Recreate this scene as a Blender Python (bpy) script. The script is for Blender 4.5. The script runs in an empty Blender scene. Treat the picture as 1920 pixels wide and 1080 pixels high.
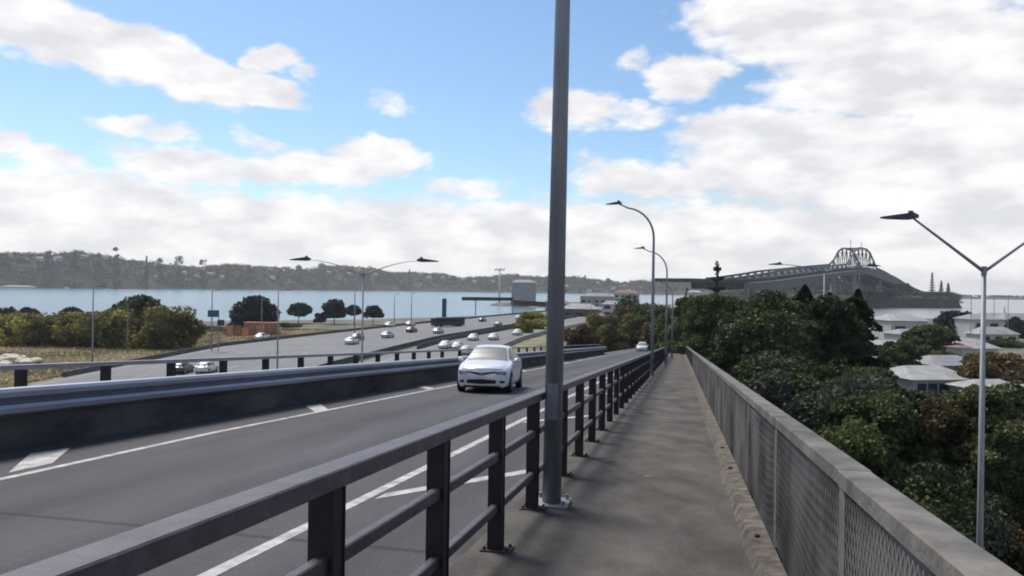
import bpy, bmesh, math, random
import numpy as np
from mathutils import Vector, Matrix
rad = math.radians
scene = bpy.context.scene
COL = scene.collection
# ------------------------------------------------------------------ camera
F = 1450.0; EYE = 16.0
PITCH = rad(-.063); ROLL = rad(.83)
cam_d = bpy.data.cameras.new("camera"); cam = bpy.data.objects.new("camera", cam_d); COL.objects.link(cam)
cam_d.sensor_width = 36; cam_d.lens = 36*F/1920; cam_d.clip_start = .1; cam_d.clip_end = 20000
RM = Matrix.Rotation(math.pi/2+PITCH, 3, 'X') @ Matrix.Rotation(ROLL, 3, 'Z')
cam.matrix_world = Matrix.Translation((0, 0, EYE)) @ RM.to_4x4()
scene.camera = cam
scene.view_settings.view_transform = 'Standard'; scene.view_settings.look = 'None'
scene.view_settings.gamma = 1; scene.view_settings.exposure = 0.3
try: scene.cycles.filter_width = 1.9
except Exception: pass
SUN_AZ = rad(-38); SUN_EL = rad(57)
def ray(px, py):
    v = RM @ Vector(((px-960)/F, -(py-540)/F, -1)); return v/v.y
def gp(px, py, z):
    v = ray(px, py); k = (z-EYE)/v.z; return Vector((v.x*k, v.y*k, z))
def at(px, py, Y):
    v = ray(px, py)*Y; return Vector((v.x, v.y, v.z+EYE))
# road frame: s along the ramp (falling away), t to the right, D below eye
_d = ray(1275, 640); _h = math.hypot(_d.x, _d.y)
HX, HY = _d.x/_h, _d.y/_h; GR = _d.z/_h
HEAD = -math.atan2(HX, HY)                      # rotation about z of the ramp's +y
def rw(s, t, D): return Vector((HX*s+HY*t, HY*s-HX*t, EYE-D+GR*s))
# ------------------------------------------------------------------ world
def build_world():
    w = bpy.data.worlds.new("World"); scene.world = w; w.use_nodes = True
    nt = w.node_tree; N = nt.nodes; L = nt.links; N.clear()
    def nd(t, **k):
        n = N.new(t)
        for a, b in k.items(): setattr(n, a, b)
        return n
    def m(op, a, b=None, c=None, clamp=False):
        n = nd('ShaderNodeMath', operation=op); n.use_clamp = clamp
        for i, v in enumerate((a, b, c)):
            if v is None: continue
            if isinstance(v, (int, float)): n.inputs[i].default_value = v
            else: L.new(v, n.inputs[i])
        return n.outputs[0]
    sky = nd('ShaderNodeTexSky', sky_type='NISHITA'); sky.sun_disc = False
    sky.sun_elevation = SUN_EL; sky.sun_rotation = SUN_AZ % (2*math.pi)
    sky.air_density = 1.0; sky.dust_density = .6; sky.ozone_density = 1.6
    tc = nd('ShaderNodeTexCoord'); sp = nd('ShaderNodeSeparateXYZ'); L.new(tc.outputs['Generated'], sp.inputs[0])
    az = m('ARCTAN2', sp.outputs[0], sp.outputs[1]); el = m('ARCSINE', sp.outputs[2])
    # a little turbulence on the lookup so every cloud edge is ragged
    cb = nd('ShaderNodeCombineXYZ'); L.new(az, cb.inputs[0]); L.new(el, cb.inputs[1])
    st = nd('ShaderNodeMapping'); st.inputs['Scale'].default_value = (1, 1.9, 1); L.new(cb.outputs[0], st.inputs[0])
    wn = nd('ShaderNodeTexNoise'); wn.inputs['Scale'].default_value = 13; wn.inputs['Detail'].default_value = 7; wn.inputs['Roughness'].default_value = .62
    L.new(st.outputs[0], wn.inputs['Vector'])
    off = nd('ShaderNodeVectorMath', operation='MULTIPLY_ADD'); L.new(wn.outputs['Color'], off.inputs[0])
    off.inputs[1].default_value = (.075, .04, 0); off.inputs[2].default_value = (-.0375, -.02, 0)
    pos = nd('ShaderNodeVectorMath', operation='ADD'); L.new(cb.outputs[0], pos.inputs[0]); L.new(off.outputs[0], pos.inputs[1])
    acc = None
    # (x, y, half width, half height, tilt, weight) of the fair-weather clouds
    clouds = [(60,45,150,62,-.25,1),(190,85,150,62,-.3,1),(330,128,170,58,-.25,1),(455,160,130,40,-.2,.95),(505,112,62,34,.1,.9),
      (575,142,34,20,0,.55),(280,243,95,24,0,.7),(480,262,60,26,-.3,.5),(725,198,60,36,0,.5),(5,265,50,28,0,.7),(95,298,75,32,-.1,.7),
      (340,308,150,45,0,.85),(580,318,170,44,0,.85),(710,290,120,40,-.1,.9),(880,352,110,28,0,.6),(200,390,330,80,-.05,.9),
      (1070,208,108,44,0,.9),(1195,214,90,32,0,.6),(1285,142,95,50,0,.9),(1190,110,55,28,0,.45),(1400,20,150,55,0,.85),(1560,55,260,90,-.1,1),
      (1760,100,260,120,-.15,1),(1900,190,220,170,0,1),(1640,150,220,75,0,1),(1390,240,150,55,.05,.8),(1560,300,320,110,0,1),(1800,330,330,160,0,1),
      (1230,335,200,44,0,.85),(1900,20,90,60,0,.6),(1080,300,100,30,0,.45)]
    for (x, y, a, b, tilt, wgt) in clouds:
        d = ray(x, y).normalized(); A = math.atan2(d.x, d.y); E_ = math.asin(d.z)
        mp = nd('ShaderNodeMapping', vector_type='TEXTURE')
        mp.inputs['Location'].default_value = (A, E_, 0); mp.inputs['Rotation'].default_value = (0, 0, tilt)
        mp.inputs['Scale'].default_value = (a/F*1.1, b/F*1.1, 1); L.new(pos.outputs[0], mp.inputs[0])
        g = nd('ShaderNodeTexGradient', gradient_type='SPHERICAL'); L.new(mp.outputs[0], g.inputs[0])
        v = m('MULTIPLY', g.outputs['Fac'], 1.75*wgt)
        v = m('MINIMUM', v, wgt)
        acc = v if acc is None else m('MAXIMUM', acc, v)
    psp = nd('ShaderNodeSeparateXYZ'); L.new(pos.outputs[0], psp.inputs[0])
    # the low bank of cloud over the horizon, and broken cloud in the rest of the sky
    mr = nd('ShaderNodeMapRange'); L.new(psp.outputs[1], mr.inputs[0])
    mr.inputs[1].default_value = .135; mr.inputs[2].default_value = .085; mr.inputs[3].default_value = 0; mr.inputs[4].default_value = .95
    acc = m('MAXIMUM', acc, mr.outputs[0])
    bn = nd('ShaderNodeTexNoise'); bn.inputs['Scale'].default_value = 2.6; bn.inputs['Detail'].default_value = 4; L.new(tc.outputs['Generated'], bn.inputs['Vector'])
    back = nd('ShaderNodeMapRange'); L.new(bn.outputs['Fac'], back.inputs[0]); back.inputs[1].default_value = .5; back.inputs[2].default_value = .66
    up = nd('ShaderNodeMapRange'); L.new(el, up.inputs[0]); up.inputs[1].default_value = .46; up.inputs[2].default_value = .6
    side = nd('ShaderNodeMapRange'); L.new(m('ABSOLUTE', az), side.inputs[0]); side.inputs[1].default_value = .72; side.inputs[2].default_value = .9
    acc = m('MAXIMUM', acc, m('MULTIPLY', back.outputs[0], m('MAXIMUM', up.outputs[0], side.outputs[0])))
    fn = nd('ShaderNodeTexNoise'); fn.inputs['Scale'].default_value = 24; fn.inputs['Detail'].default_value = 7; fn.inputs['Roughness'].default_value = .53
    L.new(st.outputs[0], fn.inputs['Vector'])
    dens = m('ADD', acc, m('MULTIPLY', m('SUBTRACT', fn.outputs['Fac'], .5), 1.2))
    cov = nd('ShaderNodeMapRange', interpolation_type='SMOOTHSTEP'); L.new(dens, cov.inputs[0])
    cov.inputs[1].default_value = .18; cov.inputs[2].default_value = .74
    # bright billows above, greyer bases below
    s2 = nd('ShaderNodeMapping'); s2.inputs['Scale'].default_value = (1, 2.6, 1); s2.inputs['Location'].default_value = (.4, .045, 0); L.new(cb.outputs[0], s2.inputs[0])
    gn = nd('ShaderNodeTexNoise'); gn.inputs['Scale'].default_value = 10; gn.inputs['Detail'].default_value = 4; L.new(s2.outputs[0], gn.inputs['Vector'])
    gr = nd('ShaderNodeMapRange'); L.new(m('ADD', m('MULTIPLY', gn.outputs['Fac'], .75), m('MULTIPLY', fn.outputs['Fac'], .25)), gr.inputs[0])
    gr.inputs[1].default_value = .40; gr.inputs[2].default_value = .58
    cc = nd('ShaderNodeMix', data_type='RGBA'); L.new(gr.outputs[0], cc.inputs[0])
    cc.inputs[6].default_value = (5.0, 4.95, 5.12, 1); cc.inputs[7].default_value = (6.6, 6.45, 6.4, 1)
    skc = nd('ShaderNodeMix', data_type='RGBA', blend_type='MULTIPLY'); skc.inputs[0].default_value = 1
    L.new(sky.outputs[0], skc.inputs[6]); skc.inputs[7].default_value = (.74, .84, .90, 1)
    mx = nd('ShaderNodeMix', data_type='RGBA'); L.new(m('MULTIPLY', cov.outputs[0], .95), mx.inputs[0])
    L.new(skc.outputs[2], mx.inputs[6]); L.new(cc.outputs[2], mx.inputs[7])
    bg = nd('ShaderNodeBackground'); bg.inputs[1].default_value = .13; L.new(mx.outputs[2], bg.inputs[0])
    out = nd('ShaderNodeOutputWorld'); L.new(bg.outputs[0], out.inputs[0])
    try: w.cycles.sampling_method = 'MANUAL'; w.cycles.sample_map_resolution = 1024
    except Exception: pass
build_world()
sl = bpy.data.lights.new("sun", 'SUN'); sl.energy = 3.9; sl.angle = rad(20); sl.color = (1, .93, .84)
so = bpy.data.objects.new("sun", sl); COL.objects.link(so)
sd = Vector((math.sin(SUN_AZ)*math.cos(SUN_EL), math.cos(SUN_AZ)*math.cos(SUN_EL), math.sin(SUN_EL)))
so.rotation_euler = sd.to_track_quat('Z', 'Y').to_euler(); so.location = (0, 0, 80)
# ------------------------------------------------------------------ materials
def mat(name, c, rough=.7, metal=0, var=.25, scale=3, c2=None, bump=0, bscale=40, stretch=(1,1,1), spec=.4, detail=5, coat=0):
    mt = bpy.data.materials.new(name); mt.use_nodes = True
    nt = mt.node_tree; N = nt.nodes; L = nt.links; b = N['Principled BSDF']
    b.inputs['Roughness'].default_value = rough; b.inputs['Metallic'].default_value = metal
    b.inputs['Specular IOR Level'].default_value = spec; b.inputs['Coat Weight'].default_value = coat
    tc = N.new('ShaderNodeTexCoord'); mp = N.new('ShaderNodeMapping'); mp.inputs['Scale'].default_value = stretch
    L.new(tc.outputs['Object'], mp.inputs[0])
    n = N.new('ShaderNodeTexNoise'); n.inputs['Scale'].default_value = scale; n.inputs['Detail'].default_value = detail; n.inputs['Roughness'].default_value = .6
    L.new(mp.outputs[0], n.inputs['Vector'])
    rp = N.new('ShaderNodeValToRGB'); L.new(n.outputs['Fac'], rp.inputs[0])
    a = tuple(x*(1-var) for x in c); d = c2 or tuple(min(1, x*(1+var)) for x in c)
    rp.color_ramp.elements[0].position = .32; rp.color_ramp.elements[1].position = .68
    rp.color_ramp.elements[0].color = (*a, 1); rp.color_ramp.elements[1].color = (*d, 1)
    L.new(rp.outputs[0], b.inputs['Base Color'])
    if bump:
        n2 = N.new('ShaderNodeTexNoise'); n2.inputs['Scale'].default_value = bscale; n2.inputs['Detail'].default_value = 4; L.new(mp.outputs[0], n2.inputs['Vector'])
        bp = N.new('ShaderNodeBump'); bp.inputs['Strength'].default_value = bump; bp.inputs['Distance'].default_value = .02
        L.new(n2.outputs['Fac'], bp.inputs['Height']); L.new(bp.outputs[0], b.inputs['Normal'])
    return mt
def leafmat(name, c, c2, scale=.5, trans=.25, warm=None, aw=.4):
    mt = bpy.data.materials.new(name); mt.use_nodes = True
    nt = mt.node_tree; N = nt.nodes; L = nt.links; b = N['Principled BSDF']
    b.inputs['Roughness'].default_value = .65; b.inputs['Specular IOR Level'].default_value = .25
    at_ = N.new('ShaderNodeAttribute'); at_.attribute_name = 'leaf'
    tc = N.new('ShaderNodeTexCoord'); n = N.new('ShaderNodeTexNoise'); n.inputs['Scale'].default_value = scale; n.inputs['Detail'].default_value = 3
    L.new(tc.outputs['Object'], n.inputs['Vector'])
    ad = N.new('ShaderNodeMath'); ad.operation = 'MULTIPLY_ADD'; L.new(at_.outputs['Fac'], ad.inputs[0]); ad.inputs[1].default_value = aw
    sb = N.new('ShaderNodeMath'); sb.operation = 'MULTIPLY_ADD'; L.new(n.outputs['Fac'], sb.inputs[0]); sb.inputs[1].default_value = 2.3; sb.inputs[2].default_value = -.85  # broad noise contrast puts lit and shaded clumps into the leaf colour
    L.new(sb.outputs[0], ad.inputs[2])
    rp = N.new('ShaderNodeValToRGB'); L.new(ad.outputs[0], rp.inputs[0])
    rp.color_ramp.elements[0].color = (*c, 1); rp.color_ramp.elements[1].color = (*c2, 1); rp.color_ramp.elements[0].position = .15; rp.color_ramp.elements[1].position = .85
    if warm:
        e = rp.color_ramp.elements.new(.97); e.color = (*warm, 1)
    L.new(rp.outputs[0], b.inputs['Base Color'])
    tr = N.new('ShaderNodeBsdfTranslucent'); L.new(rp.outputs[0], tr.inputs[0])
    mx = N.new('ShaderNodeMixShader'); mx.inputs[0].default_value = trans
    L.new(b.outputs[0], mx.inputs[1]); L.new(tr.outputs[0], mx.inputs[2]); L.new(mx.outputs[0], N['Material Output'].inputs[0])
    return mt
M = {}
M['asphalt'] = mat('asphalt', (.064,.063,.068), .85, var=.16, scale=.7, bump=.35, bscale=60, stretch=(1,.22,1), spec=.3)
M['asphalt_sunlit'] = mat('asphalt_sunlit', (.155,.155,.157), .85, var=.12, scale=.08, spec=.3)  # sunlight on the motorway put into a lighter asphalt colour
M['line'] = mat('line', (.36,.355,.345), .75, var=.42, scale=5, bump=.1, detail=9)
M['rail_paint'] = mat('rail_paint', (.060,.050,.058), .48, var=.35, scale=9, bump=.15, bscale=30, spec=.5)
M['post_shade_paint'] = mat('post_shade_paint', (.016,.013,.016), .6, var=.4, scale=9, bump=.15, bscale=30)  # backlit shade of the posts put into a darker rail paint
M['galv'] = mat('galv', (.20,.215,.245), .5, metal=.45, var=.22, scale=2.5, stretch=(2,2,.4), spec=.5)
M['galv_far'] = mat('galv_far', (.25,.26,.28), .55, metal=.3, var=.12, scale=2)
M['lamp_dark'] = mat('lamp_dark', (.035,.038,.045), .5, var=.2, scale=3)
M['beam'] = mat('beam', (.27,.295,.36), .5, metal=.3, var=.12, scale=.8, stretch=(1,.3,1), spec=.5)
M['parapet'] = mat('parapet', (.07,.067,.067), .9, var=.55, scale=1.1, bump=.4, bscale=14, stretch=(1,.5,1.6), spec=.2)
M['concrete'] = mat('concrete', (.12,.113,.102), .88, var=.42, scale=4, bump=.35, bscale=30)
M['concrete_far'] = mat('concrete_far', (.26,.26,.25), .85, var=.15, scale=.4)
M['panel'] = mat('panel', (.10,.088,.082), .9, var=.6, c2=(.24,.215,.20), scale=1.7, bump=.5, bscale=18, stretch=(1,1,.7), detail=8)
M['wire'] = mat('wire', (.17,.16,.155), .7, metal=.1, var=.5, scale=1.3, c2=(.34,.32,.30), detail=7)
M['rust'] = mat('rust', (.045,.032,.026), .9, var=.5, scale=6)
M['white'] = mat('white', (.56,.56,.56), .6, var=.15, scale=.5)
M['glass'] = mat('glass', (.012,.015,.018), .3, var=.1, scale=1, spec=.25)
M['tyre'] = mat('tyre', (.015,.015,.016), .85, var=.2, scale=10)
M['rim'] = mat('rim', (.45,.46,.48), .35, metal=.7, var=.1, scale=3)
M['black'] = mat('black', (.010,.010,.012), .5, var=.2, scale=5)
M['screen'] = mat('screen', (.13,.145,.135), .35, var=.15, scale=1.5, spec=.5)  # sky reflection on the windscreen put into its base colour
M['lampglass'] = mat('lampglass', (.16,.17,.19), .12, var=.1, scale=6, spec=.8)
M['plate'] = mat('plate', (.55,.55,.52), .5, var=.05, scale=6)
M['bark'] = mat('bark', (.060,.048,.038), .9, var=.4, scale=5, bump=.5)
M['slope_shade'] = mat('slope_shade', (.012,.015,.018), .95, var=.3, scale=.05)
M['rock'] = mat('rock', (.50,.45,.36), .9, var=.3, scale=1.5, bump=.5, bscale=4)
def paint(n, c, metal=.25): return mat('paint_'+n, c, .3, metal=metal, var=.04, scale=.6, spec=.5, coat=.4)
P = {'white': paint('white', (.62,.63,.65)), 'silver': paint('silver', (.42,.43,.45), .5), 'dark': paint('dark', (.03,.033,.04)), 'red': paint('red', (.22,.03,.025)),
     'blue': paint('blue', (.03,.05,.12)), 'pearl': paint('pearl', (.66,.67,.70), .15), 'cream': paint('cream', (.62,.60,.52))}
# ------------------------------------------------------------------ mesh helpers
class MB:
    def __init__(s): s.v = []; s.f = []
    def add(s, vs, fs):
        o = len(s.v); s.v += [tuple(v) for v in vs]; s.f += [tuple(i+o for i in f) for f in fs]
    def hexa(s, p):     # 8 corners: bottom ring 0-3, top ring 4-7
        s.add(p, [(0,3,2,1),(4,5,6,7),(0,1,5,4),(1,2,6,5),(2,3,7,6),(3,0,4,7)])
    def box(s, c, h, rz=0):
        cs, sn = math.cos(rz), math.sin(rz); p = []
        for z in (-1, 1):
            for x, y in ((-1,-1),(1,-1),(1,1),(-1,1)):
                X, Y = x*h[0], y*h[1]
                p.append((c[0]+X*cs-Y*sn, c[1]+X*sn+Y*cs, c[2]+z*h[2]))
        s.hexa(p)
    def bar(s, a, b, w, h, up=Vector((0,0,1))):
        a = Vector(a); b = Vector(b); d = (b-a).normalized(); r = d.cross(up)
        if r.length < 1e-4: r = d.cross(Vector((0,1,0)))
        r.normalize(); u = r.cross(d)
        p = []
        for q in (a, b):
            p += [q-r*w/2-u*h/2, q+r*w/2-u*h/2, q+r*w/2+u*h/2, q-r*w/2+u*h/2]
        s.add(p, [(0,1,2,3),(7,6,5,4),(0,4,5,1),(1,5,6,2),(2,6,7,3),(3,7,4,0)])
    def tube(s, pts, rs, n=10, cap=True):
        pts = [Vector(p) for p in pts]; o = len(s.v)
        if not hasattr(rs, '__len__'): rs = [rs]*len(pts)
        for i, p in enumerate(pts):
            d = (pts[min(i+1, len(pts)-1)]-pts[max(i-1, 0)]).normalized()
            x = d.cross(Vector((0,1,.01))) if abs(d.y) < .9 else d.cross(Vector((1,0,.01)))
            x.normalize(); y = d.cross(x)
            for k in range(n):
                a = 2*math.pi*k/n; s.v.append(tuple(p+(x*math.cos(a)+y*math.sin(a))*rs[i]))
        for i in range(len(pts)-1):
            for k in range(n):
                a = o+i*n+k; b = o+i*n+(k+1) % n; s.f.append((a, b, b+n, a+n))
        if cap:
            s.f.append(tuple(o+k for k in reversed(range(n)))); e = o+(len(pts)-1)*n; s.f.append(tuple(e+k for k in range(n)))
    def build(s, name, m, parent=None, smooth=False, bevel=0, loc=None):
        me = bpy.data.meshes.new(name); vs = s.v
        if loc is not None: vs = [(v[0]-loc[0], v[1]-loc[1], v[2]-loc[2]) for v in vs]
        me.from_pydata(vs, [], s.f); me.update()
        if bevel:
            bm = bmesh.new(); bm.from_mesh(me); bmesh.ops.bevel(bm, geom=bm.edges[:], offset=bevel, segments=1, affect='EDGES'); bm.to_mesh(me); bm.free()
        bm = bmesh.new(); bm.from_mesh(me); bmesh.ops.recalc_face_normals(bm, faces=bm.faces[:]); bm.to_mesh(me); bm.free()
        me.materials.append(M[m] if isinstance(m, str) else m)
        if smooth: me.polygons.foreach_set('use_smooth', [True]*len(me.polygons))
        o = bpy.data.objects.new(name, me); COL.objects.link(o)
        if loc is not None and not parent: o.location = loc
        if parent: o.parent = parent
        return o
def tag(o, label=None, cat=None, group=None, kind=None):
    for k, v in (('label', label), ('category', cat), ('group', group), ('kind', kind)):
        if v: o[k] = v
    return o
def thing(name, label, cat, loc=(0,0,0), rz=0, group=None):
    o = bpy.data.objects.new(name, None); COL.objects.link(o); o.location = loc; o.rotation_euler = (0,0,rz); o.empty_display_size = .3
    return tag(o, label, cat, group)
def struct(o): o['kind'] = 'structure'; return o
def dup(root, loc, rz, label, group=None, swap=None, scale=None):
    r = root.copy(); COL.objects.link(r); r.location = loc; r.rotation_euler = (0,0,rz); r['label'] = label
    if scale: r.scale = scale
    if group: r['group'] = group
    def rec(src, dst):
        for ch in list(src.children):
            c = ch.copy(); COL.objects.link(c); c.parent = dst
            if swap and ch.name.split('.')[0] in swap and len(c.material_slots):
                c.material_slots[0].link = 'OBJECT'; c.material_slots[0].material = swap[ch.name.split('.')[0]]
            rec(ch, c)
    rec(root, r)
    return r
def ribbon(mb, A, B):
    o = len(mb.v); mb.v += [tuple(p) for p in A]+[tuple(p) for p in B]; n = len(A)
    for i in range(n-1): mb.f.append((o+i, o+n+i, o+n+i+1, o+i+1))
def prism(mb, s0, s1, t0, t1, D0, D1):     # box in ramp frame; D0 top, D1 bottom
    p = [rw(s0,t0,D1), rw(s0,t1,D1), rw(s1,t1,D1), rw(s1,t0,D1), rw(s0,t0,D0), rw(s0,t1,D0), rw(s1,t1,D0), rw(s1,t0,D0)]
    mb.hexa(p)
# ------------------------------------------------------------------ setting: water, land, roads
def lerp(xs, ys, x):
    return float(np.interp(x, xs, ys))
wm = bpy.data.materials.new('water'); wm.use_nodes = True
nt = wm.node_tree; b = nt.nodes['Principled BSDF']; b.inputs['Roughness'].default_value = .22; b.inputs['IOR'].default_value = 1.33
tc = nt.nodes.new('ShaderNodeTexCoord'); mp = nt.nodes.new('ShaderNodeMapping'); mp.inputs['Scale'].default_value = (.5,.18,1)
nt.links.new(tc.outputs['Object'], mp.inputs[0])
n1 = nt.nodes.new('ShaderNodeTexNoise'); n1.inputs['Scale'].default_value = .9; n1.inputs['Detail'].default_value = 6; nt.links.new(mp.outputs[0], n1.inputs['Vector'])
bp = nt.nodes.new('ShaderNodeBump'); bp.inputs['Strength'].default_value = .55; bp.inputs['Distance'].default_value = .9
nt.links.new(n1.outputs['Fac'], bp.inputs['Height']); nt.links.new(bp.outputs[0], b.inputs['Normal'])
n2 = nt.nodes.new('ShaderNodeTexNoise'); n2.inputs['Scale'].default_value = .0035; n2.inputs['Detail'].default_value = 3; nt.links.new(tc.outputs['Object'], n2.inputs['Vector'])
sx = nt.nodes.new('ShaderNodeSeparateXYZ'); nt.links.new(tc.outputs['Object'], sx.inputs[0])
# the water is blue-green on the left and greyer towards the right
mrx = nt.nodes.new('ShaderNodeMapRange'); nt.links.new(sx.outputs[0], mrx.inputs[0]); mrx.inputs[1].default_value = -60; mrx.inputs[2].default_value = 260
rc = nt.nodes.new('ShaderNodeValToRGB'); nt.links.new(n2.outputs['Fac'], rc.inputs[0])
rc.color_ramp.elements[0].position = .38; rc.color_ramp.elements[1].position = .62
rc.color_ramp.elements[0].color = (.06,.135,.18,1); rc.color_ramp.elements[1].color = (.09,.185,.225,1)
mxw = nt.nodes.new('ShaderNodeMix'); mxw.data_type = 'RGBA'; nt.links.new(mrx.outputs[0], mxw.inputs[0]); nt.links.new(rc.outputs[0], mxw.inputs[6]); mxw.inputs[7].default_value = (.16,.18,.20,1)
nt.links.new(mxw.outputs[2], b.inputs['Base Color'])
mb = MB(); mb.add([(-5000,-700,0),(5500,-700,0),(5500,4300,0),(-5000,4300,0)], [(0,1,2,3)])
struct(mb.build('water', wm))

gm = mat('ground', (.075,.075,.055), .95, var=.35, scale=.12, c2=(.17,.155,.115), bump=.6, bscale=2, detail=8)
shore = [(-900,215),(-500,235),(-250,262),(-130,285),(-70,325),(-38,365),(-5,412),(30,480),(48,560),(14,612),(-24,655),(-24,722),(20,765),(70,800),(110,700),(135,560),(170,470),(260,430),(500,445),(900,420),(1300,300),(1300,-600),(-900,-600)]
mb = MB()
inner = []
def inset(poly, d):
    out = []; n = len(poly)
    for i in range(n):
        p0, p1, p2 = Vector(poly[i-1]), Vector(poly[i]), Vector(poly[(i+1) % n])
        e1 = (p1-p0).normalized(); e2 = (p2-p1).normalized(); nn = Vector((e1.y, -e1.x))+Vector((e2.y, -e2.x)); nn.normalize()
        out.append(tuple(p1+nn*d))
    return out
ins = inset(shore, 14); n = len(shore)
mb.v = [(x,y,-1.2) for x,y in shore]+[(x,y,2.0) for x,y in ins]
mb.f = [(i,(i+1)%n,n+(i+1)%n,n+i) for i in range(n)]+[tuple(range(n,2*n))]
struct(mb.build('ground', gm))

# motorway edges by distance
YS = [20,60,107,145,173,200,276,309,400,500,620]
LE = [-56,-55,-55,-54.5,-48,-41,-19,-8.5,22,52,88]
MD = [-24,-25,-26.5,-21,-16.5,-9,12,21,46,77,114]
RE = [6,4,-1,-3,1.5,8,30,39,66,98,136]
yy = [20+i*6 for i in range(100)]
mb = MB(); ribbon(mb, [(lerp(YS,LE,y)-9,y,2.0) for y in yy], [(lerp(YS,LE,y)-1.2,y,4.0) for y in yy])
ribbon(mb, [(lerp(YS,LE,y)-1.2,y,4.0) for y in yy], [(lerp(YS,RE,y)+6,y,4.0) for y in yy])
ribbon(mb, [(lerp(YS,RE,y)+6,y,4.0) for y in yy], [(lerp(YS,RE,y)+13,y,2.0) for y in yy])
em = mat('embankment', (.11,.12,.06), .95, var=.35, scale=.25, c2=(.26,.23,.13), detail=8)
struct(mb.build('embankment', em))
mb = MB(); ribbon(mb, [(lerp(YS,LE,y),y,4.06) for y in yy], [(lerp(YS,RE,y),y,4.06) for y in yy]); struct(mb.build('motorway', M['asphalt_sunlit']))
mb = MB()
for off, base in ((1.0,LE),(-1.6,MD),(4.4,MD),(-1.0,RE)):
    ribbon(mb, [(lerp(YS,base,y)+off,y,4.075) for y in yy], [(lerp(YS,base,y)+off+.2,y,4.075) for y in yy])
for base, offs in ((LE,(4.6,8.2,11.8,15.4,19)),(MD,(8.2,11.8))):
    for o_ in offs:
        for y in range(24,600,12):
            ribbon(mb, [(lerp(YS,base,y)+o_,y,4.075),(lerp(YS,base,y+4)+o_,y+4,4.075)], [(lerp(YS,base,y)+o_+.14,y,4.075),(lerp(YS,base,y+4)+o_+.14,y+4,4.075)])
struct(mb.build('lane_marking', M['line']))
def barrier(name, label, base, off, y0, y1, h=.85, w=.5, m='concrete_far', step=6, group=None):
    mb = MB(); ys = [y0+i*step for i in range(int((y1-y0)/step)+1)]
    prof = [(-w/2,0),(-w/2,.18),(-.12,.4),(-.1,h),(.1,h),(.12,.4),(w/2,.18),(w/2,0)]
    o = 0
    for y in ys:
        x = lerp(YS,base,y)+off
        for a, z in prof: mb.v.append((x+a,y,4.07+z))
    k = len(prof)
    for i in range(len(ys)-1):
        for j in range(k-1): a = i*k+j; mb.f.append((a,a+1,a+1+k,a+k))
    mb.f.append(tuple(range(k))); mb.f.append(tuple((len(ys)-1)*k+j for j in reversed(range(k))))
    return tag(mb.build(name, m), label, 'barrier', group)
M['median_green'] = mat('median_green', (.045,.06,.04), .95, var=.4, scale=.4, detail=6)
M['barrier_dark'] = mat('barrier_dark', (.07,.07,.068), .9, var=.3, scale=.5)
mb = MB(); ribbon(mb, [(lerp(YS,MD,y)-1.1,y,4.085) for y in yy], [(lerp(YS,MD,y)+1.2,y,4.085) for y in yy]); struct(mb.build('median_strip', M['median_green']))
barrier('concrete_barrier', 'long dark concrete barrier along the middle of the motorway', MD, 0, 80, 590, m='barrier_dark')
barrier('concrete_barrier', 'second dark barrier starting beside the oncoming headlights, right of the median', MD, 3.2, 146, 500, m='barrier_dark')
barrier('concrete_barrier', 'low dark kerb barrier between the dry grass and the far left lane', LE, -.5, 96, 500, h=.6, m='barrier_dark')
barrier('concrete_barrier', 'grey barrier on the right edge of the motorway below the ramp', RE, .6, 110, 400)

# ramp: deck body, road surface, footpath
mb = MB()
p = [];
for s in (-14, 152):
    for t in (-9.95, .95): p.append((s, t))
def rb(s, t, z): q = rw(s,t,0); return Vector((q.x,q.y,z))
mb.hexa([rb(-14,-9.9,1.6), rb(-14,.66,1.6), rb(152,.66,1.6), rb(152,-9.9,1.6), rw(-14,-9.9,1.84), rw(-14,.66,1.84), rw(152,.66,1.84), rw(152,-9.9,1.84)])
struct(mb.build('ramp_structure', M['concrete']))
def grid(s0, s1, ds, t0, t1, nt_, D, curve=0):
    mb = MB(); ns = int((s1-s0)/ds)+1
    for i in range(ns):
        s = s0+i*ds
        for j in range(nt_+1):
            mb.v.append(tuple(rw(s, t0+(t1-t0)*j/nt_, D)))
    for i in range(ns-1):
        for j in range(nt_): a = i*(nt_+1)+j; mb.f.append((a,a+1,a+nt_+2,a+nt_+1))
    return mb
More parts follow.
